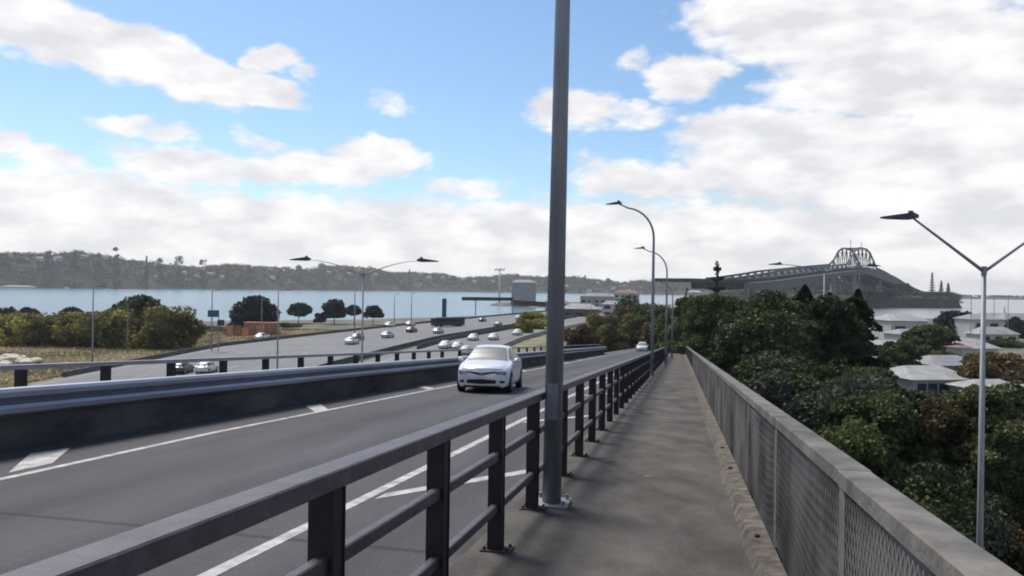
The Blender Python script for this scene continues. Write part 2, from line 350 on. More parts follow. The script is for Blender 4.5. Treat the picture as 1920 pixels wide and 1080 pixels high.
# road material with tyre tracks and a darker strip near each edge, in ramp direction
def road_mat():
    mt = M['asphalt'].copy(); mt.name = 'ramp_asphalt'; nt = mt.node_tree; N = nt.nodes; L = nt.links; b = N['Principled BSDF']
    src = b.inputs['Base Color'].links[0].from_socket; tc = N.new('ShaderNodeTexCoord')
    def dot(v):
        d = N.new('ShaderNodeVectorMath'); d.operation = 'DOT_PRODUCT'; L.new(tc.outputs['Object'], d.inputs[0]); d.inputs[1].default_value = v; return d.outputs['Value']
    def m(op, a, b_=None, c=None):
        n = N.new('ShaderNodeMath'); n.operation = op
        for i, v in enumerate((a,b_,c)):
            if v is None: continue
            if isinstance(v,(int,float)): n.inputs[i].default_value = v
            else: L.new(v, n.inputs[i])
        return n.outputs[0]
    tt = dot((HY,-HX,0)); ss_ = dot((HX,HY,0))
    wn = N.new('ShaderNodeTexNoise'); wn.inputs['Scale'].default_value = .35; wn.inputs['Detail'].default_value = 3; L.new(tc.outputs['Object'], wn.inputs['Vector'])
    tw = m('MULTIPLY_ADD', wn.outputs['Fac'], .5, tt)
    fac = 0
    acc = None
    for c, wd, am in ((-4.45,.34,.20),(-6.2,.34,.22),(-5.3,.25,-.10),(-2.4,.55,.22),(-8.7,.5,.25)):
        q_ = m('DIVIDE', m('SUBTRACT', tw, c+.25), wd); g_ = m('MULTIPLY', m('EXPONENT', m('MULTIPLY', m('MULTIPLY', q_, q_), -1)), am)
        acc = g_ if acc is None else m('ADD', acc, g_)
    # fine aggregate
    ag = N.new('ShaderNodeTexNoise'); ag.inputs['Scale'].default_value = 45; ag.inputs['Detail'].default_value = 3; L.new(tc.outputs['Object'], ag.inputs['Vector'])
    st = N.new('ShaderNodeTexNoise'); st.inputs['Scale'].default_value = 1.0; st.inputs['Detail'].default_value = 8; st.inputs['Roughness'].default_value = .7
    cb = N.new('ShaderNodeCombineXYZ'); L.new(m('MULTIPLY', tt, 1.6), cb.inputs[0]); L.new(m('MULTIPLY', ss_, .16), cb.inputs[1]); L.new(cb.outputs[0], st.inputs['Vector'])
    val = m('ADD', m('SUBTRACT', 1.0, acc), m('ADD', m('MULTIPLY', m('SUBTRACT', ag.outputs['Fac'], .5), .9), m('MULTIPLY', m('SUBTRACT', st.outputs['Fac'], .5), .9)))
    # transverse joints every 12 m
    jn = m('LESS_THAN', m('ABSOLUTE', m('SUBTRACT', m('FRACT', m('DIVIDE', ss_, 12.2)), .5)), .0035)
    val = m('MULTIPLY', val, m('SUBTRACT', 1.0, m('MULTIPLY', jn, .45)))
    mx = N.new('ShaderNodeMix'); mx.data_type = 'RGBA'; mx.blend_type = 'MULTIPLY'; mx.inputs[0].default_value = 1; L.new(src, mx.inputs[6])
    c3 = N.new('ShaderNodeCombineXYZ')
    for i in range(3): L.new(val, c3.inputs[i])
    L.new(c3.outputs[0], mx.inputs[7]); L.new(mx.outputs[2], b.inputs['Base Color'])
    return mt
struct(grid(-14, 152, 2, -9.1, -1.5, 4, 1.8).build('road', road_mat()))
mb = MB(); prism(mb, -14, 150, -1.52, .52, 1.6, 1.83)
pm = mat('footpath', (.048,.043,.038), .9, var=.35, scale=1.8, c2=(.098,.089,.079), bump=.7, bscale=50, stretch=(1,.6,1), detail=8)
struct(mb.build('footpath', pm))
mb = MB(); prism(mb, -14, 150, -1.66, -1.52, 1.63, 1.83); struct(mb.build('kerb', M['parapet']))
# road markings on the ramp
mb = MB()
def quad(pts, D=1.796): mb.add([rw(s,t,D) for s, t in pts], [(0,1,2,3)])
xs = [-14,7,12,30,152]; tl = [-7.2,-7.55,-7.82,-7.9,-7.95]
for i in range(len(xs)-1): quad([(xs[i],tl[i]-.06),(xs[i],tl[i]+.06),(xs[i+1],tl[i+1]+.06),(xs[i+1],tl[i+1]-.06)])
quad([(-14,-3.42),(-14,-3.29),(152,-3.05),(152,-3.18)])
for k in range(-1, 10):
    s = 7.85+8*k
    quad([(s,-3.2),(s+.35,-3.2),(s+2.9,-1.75),(s+2.5,-1.75)])
    quad([(s-.1,-7.82),(s-.15+.75,-7.86),(s+1.75,-8.62),(s+1.15,-8.72)])
struct(mb.build('road_marking', M['line']))
# small debris and patches on the footpath
mb = MB(); rnd = random.Random(4)
for (s, t, r) in [(10.2,-.9,.09),(9.2,-.35,.05),(17.5,-.65,.10)]:
    c = rw(s,t,1.592); vs = [c]+[c+Vector((math.cos(a)*r*rnd.uniform(.6,1.3), math.sin(a)*r*rnd.uniform(.5,1), 0)) for a in [i*.8976 for i in range(7)]]
    mb.add(vs, [(0,i,i%7+1) for i in range(1,8)])
struct(mb.build('path_stain', mat('stain',(.12,.11,.10),.9)))

# ------------------------------------------------------------------ left parapet with guard beam and top rail
t = thing('ramp_barrier', 'dark concrete parapet with blue-grey steel guard beam, left of the ramp lane', 'barrier')
mb = MB(); prism(mb, -14, 96, -9.75, -9.1, .98, 1.83); mb.build('concrete_wall', M['parapet'], t, bevel=.02)
prof = [(-.04,.90),(.12,.905),(.15,.95),(.13,1.02),(.0,1.05),(-.04,1.09),(.0,1.12),(.13,1.125),(.16,1.17),(.13,1.24),(-.02,1.29)]
mb = MB(); k = len(prof)
for i, s in enumerate(range(-14, 97, 2)):
    for a, D in prof: mb.v.append(tuple(rw(s,-9.0+a,D)))
ns = len(range(-14,97,2))
for i in range(ns-1):
    for j in range(k-1): a = i*k+j; mb.f.append((a,a+k,a+k+1,a+1))
g = mb.build('guard_beam', M['beam'], t)
sm = g.modifiers.new('s', 'SOLIDIFY'); sm.thickness = .006
mb = MB(); prism(mb, -14, 96, -9.70, -9.58, .63, .70); mb.build('top_rail', M['galv_far'], t)
s = -6.0
pp = []
while s < 92: pp.append(s); s += 1.75 if s < 30 else 2.6
for s in pp:
    mb = MB(); prism(mb, s-.055, s+.055, -9.70, -9.57, .70, 1.0); mb.build('post', M['post_shade_paint'], t)
# ------------------------------------------------------------------ near railing between road and path
t = thing('handrail', 'long dark brown steel railing with three rails between road and footpath', 'railing')
for (D0, D1, ta, tb, nm) in ((.525,.60,-1.385,-1.265,'top_rail'),(.86,.925,-1.35,-1.30,'middle_rail'),(1.245,1.31,-1.35,-1.30,'lower_rail')):
    mb = MB()
    # sections 9 m long so the sun catches slightly different angles
    ss = [-8,1,10,19,28,37,46,55,64,73,82]; rr = random.Random(len(nm))
    dt = [rr.uniform(-.008,.008) for _ in ss]
    for i in range(len(ss)-1):
        e0 = .0012*max(0,ss[i]-8); e1 = .0012*max(0,ss[i+1]-8)
        mb.hexa([rw(ss[i],ta+dt[i]+e0,D1),rw(ss[i],tb+dt[i]+e0,D1),rw(ss[i+1],tb+dt[i+1]+e1,D1),rw(ss[i+1],ta+dt[i+1]+e1,D1),
                 rw(ss[i],ta+dt[i]+e0,D0),rw(ss[i],tb+dt[i]+e0,D0),rw(ss[i+1],tb+dt[i+1]+e1,D0),rw(ss[i+1],ta+dt[i+1]+e1,D0)])
    mb.build(nm, M['rail_paint'], t, bevel=.006)
ps = [-.1,1.34,2.78,4.2,5.64,7.1,8.96]
while ps[-1] < 81: ps.append(ps[-1]+1.55)
for s in ps:
    e = .0012*max(0,s-8)
    mb = MB(); prism(mb, s-.045, s+.045, -1.372+e, -1.282+e, .601, 1.62)
    # I-section look: flanges at either side
    prism(mb, s-.055, s-.0455, -1.38+e, -1.275+e, .603, 1.62); prism(mb, s+.0455, s+.055, -1.38+e, -1.275+e, .603, 1.62)
    p_ = mb.build('post', M['post_shade_paint'], t)
    if s < 14:
        mb = MB(); prism(mb, s-.09, s+.09, -1.43, -1.20, 1.588, 1.60)
        for a, b_ in ((-.06,-1.40),(.06,-1.40),(-.06,-1.23),(.06,-1.23)): mb.tube([rw(s+a,b_,1.59),rw(s+a,b_,1.565)], .012, 6)
        mb.build('base_plate', M['rust'], p_)
# ------------------------------------------------------------------ right wall with wire screen
t = thing('boundary_wall', 'weathered grey wall with wire mesh face and flat concrete cap, right of the footpath', 'wall')
mb = MB(); L_ = 96
ss = [-6]
rr = random.Random(2)
while ss[-1] < L_: ss.append(ss[-1]+2.42)
cp = MB()
for i in range(len(ss)-1):
    j = rr.uniform(-.006,.006)
    prism(cp, ss[i]+.004, ss[i+1]-.004, .70+j, .84+j, .55, .63)
cp.build('wall_cap', M['concrete'], t, bevel=.008)
mb = MB(); prism(mb, -6, L_, .76, .83, .635, 1.84); mb.build('wall_panel', M['panel'], t)
mb = MB()
for s in ss: prism(mb, s-.06, s+.06, .715, .76, .637, 1.84)
mb.build('pilaster', M['panel'], t)
mb = MB(); rr = random.Random(5); nS = 1500
# broken concrete upstand at the wall's foot: uneven edge
for i in range(nS):
    s = -6+i*(L_+6)/(nS-1); w_ = .555+.012*math.sin(s*1.9)*math.sin(s*.77+1)+rr.uniform(-.004,.004); h_ = 1.505+rr.uniform(-.003,.003)
    mb.v += [tuple(rw(s,w_-.045,1.605)), tuple(rw(s,w_,h_+.01)), tuple(rw(s,.70,h_-.01)), tuple(rw(s,.72,1.61))]
for i in range(nS-1):
    for j in range(3): a = i*4+j; mb.f.append((a,a+1,a+5,a+4))
up = mat('upstand', (.095,.083,.068), .95, var=.6, scale=7, bump=.7, bscale=14, detail=9)
mb.build('upstand', up, t)
mb = MB(); pitch = .055; H0, H1 = .65, 1.50; n_ = int(46/pitch); thick = .0045
for i in range(n_):
    s = -.5+i*pitch; wv = .712+.008*math.sin(s*2.3)
    for dr in (1,-1):
        ds = .42*dr
        a = rw(s,wv,H0); b_ = rw(s+ds,wv+.004*dr,H1)
        mb.bar(a, b_, thick*(1 if s < 12 else 1.6), thick*(1 if s < 12 else 1.6))
mb.build('wire_mesh', M['wire'], t)
# small dark blocks added to stand for shaded holes in the upstand
for s in (6.3,9.6,11.4):
    mb = MB(); c = rw(s,.61,1.495); mb.box(c, (.018,.022,.01), HEAD+s); mb.build('dark_hole', M['rust'], t)
# ------------------------------------------------------------------ street lamps
def head_mesh(mb, tip, root, w=.17, h=.07):
    """LED lantern from root to tip"""
    root = Vector(root); tip = Vector(tip); d = tip-root
    x = Vector((-d.y, d.x, 0)); x.normalize(); u = Vector((0,0,1))
    st = [(0,.3,.7),(.18,.8,1.5),(.35,1,1.25),(.75,1,.7),(1,.35,.35)]
    o = len(mb.v)
    for f, a, b_ in st:
        c = root+d*f
        for sx_, sz in ((-1,-.35),(1,-.35),(.8,.65),(-.8,.65)): mb.v.append(tuple(c+x*w*a*sx_+u*h*b_*sz))
    for i in range(len(st)-1):
        for k in range(4): a = o+i*4+k; b2 = o+i*4+(k+1)%4; mb.f.append((a,b2,b2+4,a+4))
    mb.f.append((o+3,o+2,o+1,o)); e = o+(len(st)-1)*4; mb.f.append((e,e+1,e+2,e+3))
    mb.box(root+d*.2+u*h*1.0, (.05,.05,.05))
def curved_lamp(label, s, tt, H, reach, r0=.09):
    b0 = rw(s,tt,1.6); t = thing('street_lamp', label, 'street lamp', b0, HEAD, group='tall curved lamps along the footpath railing')
    pts = [(0,0,0),(0,0,H*.5),(0,0,H-1.6)]; rs = [r0,r0*.8,r0*.62]
    for i in range(1,9):
        a = i/8*math.pi/2*.94; pts.append((-1.25*(1-math.cos(a)),0,H-1.6+1.35*math.sin(a))); rs.append(r0*(.6-.02*i))
    pts.append((-reach+.6,0,H-.1+.04)); rs.append(.035)
    mb = MB(); mb.tube(pts, rs, 16); mb.build('pole', M['galv'], t, smooth=True)
    mb = MB(); head_mesh(mb, (-reach,0,H-.08), (-reach+.72,0,H-.02), .16, .075); mb.build('lantern', M['lamp_dark'], t)
    mb = MB(); mb.box((0,0,.015), (.17,.17,.015)); 
    for a in (-1,1):
        for c in (-1,1): mb.tube([(a*.13,c*.13,.03),(a*.13,c*.13,.075)], .016, 6)
    mb.build('base_plate', M['galv_far'], t)
    mb = MB(); mb.box((0,-r0*.98,1.0), (.05,.008,.17)); mb.build('access_door', M['galv'], t)
    return t
# the near pole: octagonal, tall, base plate on the path edge
nb = gp(1035, 944, 0); 
def road_at(px, py, D):
    v = ray(px,py); k = -D/(v.z-GR*(v.x*HX+v.y*HY)); q = Vector((v.x*k, v.y*k)); return q.x*HX+q.y*HY, q.x*HY-q.y*HX
s_, t_ = road_at(1034, 946, 1.6)
curved_lamp('nearest lamp post, tall grey pole running out of the top of the picture', s_, t_, 9.2, 2.9, .092).rotation_euler = (0, rad(.45), HEAD)
s_, t_ = road_at(1222, 706, 1.6)
curved_lamp('curved grey lamp standing at the railing, second from the camera', s_, t_, 7.75, 2.15, .085)
curved_lamp('smaller curved lamp just right of and behind the second one', s_+16.2, t_+.32, 7.65, 2.15, .08)
curved_lamp('farthest curved lamp, near where the footpath railing ends', s_+37, t_+.5, 7.2, 2.1, .08)

def y_lamp(label, px, pyj, Y, zb, half, rise, r=.1, rot=0, droop=False):
    j = at(px, pyj, Y); t = thing('twin_arm_lamp', label, 'street lamp', (j.x,j.y,zb), rot, group='twin arm street lamps')
    H = j.z-zb
    mb = MB(); mb.tube([(0,0,0),(0,0,H*.5),(0,0,H)], [r*1.35,r,r*.7], 14); mb.build('pole', M['galv_far'], t, smooth=True)
    for sg in (-1,1):
        pts = []
        for i in range(9):
            u = i/8; z = rise*(u if not droop else math.sin(u*math.pi/2)); pts.append((sg*u*(half-.9),0,H-.05+z))
        mb = MB(); mb.tube(pts, [r*.62-.003*i for i in range(9)], 8)
        a = mb.build('arm', M['galv'], t, smooth=True)
        mb = MB(); head_mesh(mb, (sg*half,0,H+rise-.06), (sg*(half-1.05),0,H+rise-.02), .2, .13); mb.build('lantern', M['lamp_dark'], a)
    mb = MB(); mb.tube([(0,0,H-.16),(0,0,H+.1)], r*.85, 12); mb.build('collar', M['galv'], t)
    return t
y_lamp('near twin arm lamp behind the wall on the right, arms raised in a wide V', 1845, 506, 22, 2, 2.95, 1.5, .085)
y_lamp('twin arm lamp over the motorway on the left, arms flat and long', 681, 514, 38, 4, 3.75, .72, .055, rot=-.12, droop=True)
y_lamp('twin arm lamp rising out of the dark trees in front of the bridge', 1546, 508, 60, 2, 4.35, .5, .075, rot=0, droop=True)
def thin_pole(label, px, ptop, Y, zb, r=.12, arm=1.2):
    j = at(px, ptop, Y); t = thing('lamp_post', label, 'lamp post', (j.x,j.y,zb), 0, 'slim lamp posts along the motorway'); H = j.z-zb
    mb = MB(); mb.tube([(0,0,0),(0,0,H*.6),(0,0,H)], [r,r*.8,r*.5], 8); mb.build('pole', M['galv_far'], t, smooth=True)
    mb = MB(); mb.tube([(0,0,H),(arm*.7,0,H+.12)], r*.4, 6); mb.box((arm,0,H+.13), (.4,.14,.05)); mb.build('lantern', M['lamp_dark'], t)
thin_pole('leftmost slim lamp post, in front of the yellow-green bushes', 175, 538, 104, 2, .13)
thin_pole('slim lamp post near the tall bush end, beside the motorway edge', 240, 570, 150, 2, .1)
thin_pole('slim lamp post rising from the motorway kerb right of the bushes', 398, 545, 137, 3, .15)
thin_pole('slim lamp post in front of the dark dome-shaped tree', 491, 560, 178, 3, .13)
thin_pole('slim lamp post on the motorway left of the small shore trees', 522, 545, 92, 4, .11)
thin_pole('slim lamp post left of the twin arm lamp', 666, 520, 190, 3, .15)
thin_pole('slim lamp post against the blue water, left of a pair', 740, 552, 262, 3, .15)
thin_pole('slim lamp post against the blue water, right of a pair', 772, 550, 262, 3, .17)
thin_pole('slim lamp post seen right of the near pole by the houses', 1108, 562, 230, 3, .16)
# overhead gantry, blue banner sign, floodlight mast
t = thing('sign_gantry', 'long dark overhead gantry spanning the motorway far ahead', 'gantry')
a = at(866, 560, 335); b_ = at(1024, 565, 335)
mb = MB(); mb.bar(a, at(962,561,335), 1.4, 1.5); mb.build('beam', mat('gantry_dark',(.03,.035,.035),.7), t)
mb = MB(); mb.bar(at(958,567,345), at(1030,571,345), 1.6, 2.2); mb.build('sign_panel', mat('gantry_brown',(.055,.04,.038),.8), t)
for px, yy_ in ((892,335),(962,338),(1024,344)):
    q = at(px,562,yy_); mb = MB(); mb.tube([(q.x,q.y,3.5),(q.x,q.y,q.z)], .22, 8); mb.build('leg', M['galv'], t)
t = thing('banner_sign', 'tall narrow dark blue sign on a post at the water edge', 'sign')
q = at(833,560,262); q2 = at(833,597,262)
mb = MB(); mb.box(((q.x+q2.x)/2,q.y,(q.z+q2.z)/2), (.75,.12,(q.z-q2.z)/2)); mb.build('panel', mat('sign_blue',(.015,.055,.12),.6), t)
mb = MB(); mb.tube([(q.x,q.y+.2,2.0),(q.x,q.y+.2,q.z+.5)], .1, 8); mb.build('post', M['galv_far'], t)
q = at(937,505,700); t = thing('floodlight_mast', 'pale high mast with a cluster of floodlights above the gantry', 'mast', (q.x,q.y,1.5))
H = q.z-1.5
mb = MB(); mb.tube([(0,0,0),(0,0,H)], [.9,.6], 10); mb.build('pole', M['white'], t, smooth=True)
for k in range(6):
    mb = MB(); mb.box((-4+1.6*k,0,H-.2+(k%2)*.5), (.65,.5,.55)); mb.build('floodlight', M['galv_far'], t)
mb = MB(); mb.box((0,.3,H-1.0), (4.6,.2,.15)); mb.build('crossbar', M['galv_far'], t)
# road sign with signals at px 400
t = thing('road_sign', 'teal and dark signs clustered on a post beside the motorway edge', 'sign')
c = at(400,588,135.5)
mb = MB(); mb.box((c.x,c.y,c.z), (.95,.08,.6)); mb.build('upper_panel', mat('sign_teal',(.02,.10,.12),.6), t)
c2 = at(412,605,135.5); mb = MB(); mb.box((c2.x+.2,c2.y,c2.z), (.6,.08,.5)); mb.build('lower_panel', mat('sign_green',(.012,.05,.055),.6), t)
mb = MB(); mb.tube([(c.x+.9,c.y+.15,2.5),(c.x+.9,c.y+.15,c.z+.6)], .08, 8); mb.build('post', M['galv'], t)
# ------------------------------------------------------------------ cars
def catmull(P, x):
    xs = [p[0] for p in P]; n = len(P)
    i = max(0, min(n-2, int(np.searchsorted(xs, x, 'right'))-1))
    u = (x-xs[i])/(xs[i+1]-xs[i]); u = max(0,min(1,u)); u2 = u*u; u3 = u2*u
    h = xs[i+1]-xs[i]; out = []
    for k in range(1, len(P[0])):
        def sl(j):
            if j <= 0 or j >= n-1: return (P[min(j+1,n-1)][k]-P[max(j-1,0)][k])/(xs[min(j+1,n-1)]-xs[max(j-1,0)])
            a = (P[j][k]-P[j-1][k])/(xs[j]-xs[j-1]); b = (P[j+1][k]-P[j][k])/(xs[j+1]-xs[j])
            return 0 if a*b <= 0 else 2*a*b/(a+b)
        out.append((2*u3-3*u2+1)*P[i][k]+(u3-2*u2+u)*h*sl(i)+(-2*u3+3*u2)*P[i+1][k]+(u3-u2)*h*sl(i+1))
    return out
HATCH = [(-2.13,.79,.20,.70,.66,.79),(-2.02,.83,.19,.74,.69,.85),(-1.8,.865,.18,.79,.72,.905),(-1.4,.88,.18,.86,.74,.965),(-1.0,.88,.18,.93,.73,1.02),
   (-.6,.88,.18,.955,.65,1.24),(-.18,.88,.18,.965,.575,1.44),(.3,.88,.18,.975,.56,1.50),(.9,.88,.18,.985,.555,1.48),(1.4,.87,.19,1.0,.54,1.40),(1.72,.86,.21,1.0,.53,1.22),(1.98,.83,.26,.98,.56,1.03),(2.13,.76,.32,.90,.58,.94)]
UTE = [(-2.5,.76,.34,.72,.62,.84),(-2.3,.84,.3,.82,.70,.96),(-1.6,.90,.28,.95,.76,1.06),(-1.1,.90,.28,1.02,.74,1.14),(-.6,.90,.28,1.05,.64,1.5),(-.3,.9,.28,1.06,.6,1.66),(.3,.9,.28,1.06,.6,1.72),(1.4,.9,.28,1.06,.6,1.72),(2.1,.9,.28,1.06,.6,1.66),(2.4,.88,.32,1.04,.6,1.3),(2.5,.84,.36,.98,.64,1.1)]
def make_car(label, PR, paint_, cat='car', detail=True, group='cars on the motorway', wind=(-.98,-.22), rear=(1.42,1.95), side=(-.78,1.5), wr=.315):
    root = thing('car', label, cat, (0,0,0), 0, group)
    y0, y1 = PR[0][0], PR[-1][0]; NY = 60 if detail else 30
    def prof(y):
        w, zb, zs, wt, zt = catmull(PR, y)
        hood = min(1, max(0, (zt-zs-.10)/.3))     # 0 over the bonnet, 1 in the cabin
        return [(0,zb),(w*.82,zb),(w*.95,zb+.05),(w*.995,zb+.2),(w,zb+(zs-zb)*.55),(w*.985,zs-.06),(w*.955,zs),
                (w*.955+(wt-w*.955)*.5, zs+(zt-.05-zs)*.52),(wt+.02, zt-.075),(wt-.03,zt-.035),(wt*.66,zt-.012),(wt*.33,zt-.003),(0,zt)]
    def bow(x, y):
        k = max(0, min(1, (-y-.9)/1.2)); kr = max(0, min(1, (y-1.2)/.9))
        return .34*k*k*(abs(x)/.88)**2.4 - .16*kr*(abs(x)/.88)**2.2
    ys = [y0+(y1-y0)*i/NY for i in range(NY+1)]
    rows = []
    for y in ys:
        h = prof(y); full = [(-x,z) for x,z in h[:0:-1]][::-1]
        ring = [(-x, z) for x, z in reversed(h)]+[(x, z) for x, z in h[1:-1]]
        # ring: top centre -> left side -> bottom -> right side -> back to top
        rows.append([(x, y+bow(x,y), z) for x, z in ring])
    K = len(rows[0]); nh = 12
    bodyf, wf, rf, sf = [], [], [], []
    for i in range(NY):
        ym = (ys[i]+ys[i+1])/2
        for k in range(K):
            k2 = (k+1) % K
            # index from the top centre
            kk = k if k < nh else K-1-k      # 0..11 from top centre outward
            q = (i*K+k, i*K+k2, (i+1)*K+k2, (i+1)*K+k)
            if kk <= 2 and wind[0] < ym < wind[1]: wf.append(q)
            elif kk <= 2 and rear[0] < ym < rear[1]: rf.append(q)
            elif kk in (4,5) and side[0]+.02 < ym < side[1] and not (.28 < ym < .36) and not (1.22 < ym < 1.3): 
                sf.append(q)
            else: bodyf.append(q)
    verts = [v for r in rows for v in r]
    def sub(faces, name, m, smooth=True, par=root):
        use = sorted({i for f in faces for i in f}); mp_ = {a: b for b, a in enumerate(use)}
        me = bpy.data.meshes.new(name); me.from_pydata([verts[i] for i in use], [], [tuple(mp_[i] for i in f) for f in faces]); me.update()
        bm = bmesh.new(); bm.from_mesh(me); bmesh.ops.recalc_face_normals(bm, faces=bm.faces[:])
        bm.to_mesh(me); bm.free(); me.materials.append(m)
        me.polygons.foreach_set('use_smooth', [smooth]*len(me.polygons))
        o = bpy.data.objects.new(name, me); COL.objects.link(o); o.parent = par; return o
    # front and rear caps as bulged grids
    capinfo = {}
    def cap(y, sign):
        w, zb, zs, wt, zt = catmull(PR, y); n_u, n_v = 24, 12
        def pt(u, v, off=0):
            x = u*w*(1-.10*(1-min(1,v*5))**2); ztop = zs+(zt-zs)*(1-abs(u)**2.4)*.98
            z = zb+v*(ztop-zb)
            bul = .065*math.sin(math.pi*min(1,v*1.02))**.7*(1-abs(u)**4)
            return (x, y+bow(x,y)+sign*(bul+off), z)
        o = len(verts)
        for i in range(n_u+1):
            for j in range(n_v+1): verts.append(pt(-1+2*i/n_u, j/n_v))
        for i in range(n_u):
            for j in range(n_v): a = o+i*(n_v+1)+j; bodyf.append((a,a+1,a+n_v+2,a+n_v+1))
        return pt
    fpt = cap(y0, -1); rpt = cap(y1, 1)
    sub(bodyf, 'body', paint_)
    ws = sub(wf, 'windscreen', M['screen']); sub(rf, 'rear_window', M['glass'])
    L_s = [f for f in sf if verts[f[0]][0] < 0]; R_s = [f for f in sf if verts[f[0]][0] > 0]
    sub(L_s, 'side_window', M['glass']); sub(R_s, 'side_window', M['glass'])
    def patch(name, m, u0, u1, lo, hi, pt=fpt, off=.012, n=12, par=root):
        mb = MB(); 
        for i in range(n+1):
            u = u0+(u1-u0)*i/n
            for v in (lo(u), (lo(u)+hi(u))/2, hi(u)):
                mb.v.append(pt(u,v,off))
        for i in range(n+1):
            u = u0+(u1-u0)*i/n
            for v in (lo(u), (lo(u)+hi(u))/2, hi(u)): mb.v.append(pt(u,v,-.03))
        o = 3*(n+1)
        for i in range(n):
            for j in range(2): a = i*3+j; mb.f += [(a,a+1,a+4,a+3), (o+a,o+a+3,o+a+4,o+a+1)]
            a = i*3; mb.f += [(a,a+3,o+a+3,o+a),(a+2,o+a+2,o+a+5,a+5)]
        mb.f += [(0,o,o+1,1),(1,o+1,o+2,2)]; e = 3*n; mb.f += [(e,e+1,o+e+1,o+e),(e+1,e+2,o+e+2,o+e+1)]
        return mb.build(name, m, par, smooth=False)
    for sg in (-1,1):
        patch('headlight', M['lampglass'], sg*.60, sg*.985, lambda u: .70+.10*(abs(u)-.6), lambda u: .86+.22*(abs(u)-.6))
        patch('fog_lamp', M['black'], sg*.74, sg*.93, lambda u: .24, lambda u: .38)
        patch('tail_light', mat('taillight', (.25,.015,.012), .2) if 'taillight' not in bpy.data.materials else bpy.data.materials['taillight'], sg*.66, sg*.98, lambda u: .70, lambda u: .93, pt=rpt)
    if detail:
        patch('upper_grille', M['black'], -.62, .62, lambda u: .60+.20*abs(u)/.62, lambda u: .74+.125*abs(u)/.62, n=20, off=.014)
        patch('emblem', M['lampglass'], -.07, .07, lambda u: .63, lambda u: .71, off=.03)
        patch('lower_grille', M['black'], -.60, .60, lambda u: .17+.06*abs(u), lambda u: .42-.05*abs(u), n=16, off=.014)
        patch('number_plate', M['plate'], -.22, .22, lambda u: .46, lambda u: .55, off=.022)
        patch('number_plate', M['plate'], -.24, .24, lambda u: .42, lambda u: .53, pt=rpt, off=.02)
        patch('bumper_lip', M['black'], -.8, .8, lambda u: .0, lambda u: .07, n=16, off=.016)
    else:
        patch('grille', M['black'], -.55, .55, lambda u: .16, lambda u: .40)
    # mirrors
    for sg in (-1,1):
        mb = MB(); mb.tube([(sg*.84,-.72,.98),(sg*.92,-.74,1.0),(sg*.99,-.75,1.02),(sg*1.03,-.74,1.02)], [.03,.075,.08,.05], 10)
        mr_ = mb.build('wing_mirror', paint_, root, smooth=True); mr_.scale = (1,1,1)
    # wheels
    wy = (y0+.82, y1-.78)
    for y in wy:
        for sg in (-1,1):
            mb = MB(); mb.tube([(sg*.70,y,wr),(sg*.885,y,wr),(sg*.90,y,wr)], [wr,wr,wr-.03], 28)
            wl = mb.build('wheel', M['tyre'], root, smooth=False)
            mb = MB(); mb.tube([(sg*.893,y,wr),(sg*.908,y,wr)], [wr*.66,wr*.60], 20)
            for k in range(5):
                a = k*2*math.pi/5; mb.bar((sg*.912,y,wr),(sg*.906,y+math.cos(a)*wr*.62,wr+math.sin(a)*wr*.62), .05, .014, up=Vector((1,0,0)))
            mb.build('rim', M['rim'], wl)
            mb = MB(); n = 20   # black ring standing in for the shadow gap round the wheel
            for i in range(n+1):
                a = math.pi*i/n-.0; 
                for r_ in (wr+.005, wr+.06): mb.v.append((sg*.8815, y+math.cos(a)*r_, wr+math.sin(a)*r_))
                for r_ in (wr+.005, wr+.06): mb.v.append((sg*.70, y+math.cos(a)*r_, wr+math.sin(a)*r_))
            for i in range(n):
                a = i*4; mb.f += [(a,a+1,a+5,a+4),(a+2,a+6,a+7,a+3),(a,a+4,a+6,a+2),(a+1,a+3,a+7,a+5)]
            mb.build('arch_shadow_ring', M['black'], root)
    # underbody
    mb = MB(); mb.box((0,(y0+y1)/2,.21), (.72,(y1-y0)/2-.3,.05)); mb.build('underbody', M['black'], root)
    return root
hero = make_car('white hatchback driving towards the camera in the ramp lane', HATCH, P['pearl'], group='')
if 'group' in hero: del hero['group']
q = rw(23.35+2.1, -6.22, 1.8)
hero.location = q
# the front (-y) faces the camera; pitch with the ramp
hero.rotation_euler = (math.atan(GR), 0, HEAD+rad(5))
hero.scale = (.97, 1, 1.0)

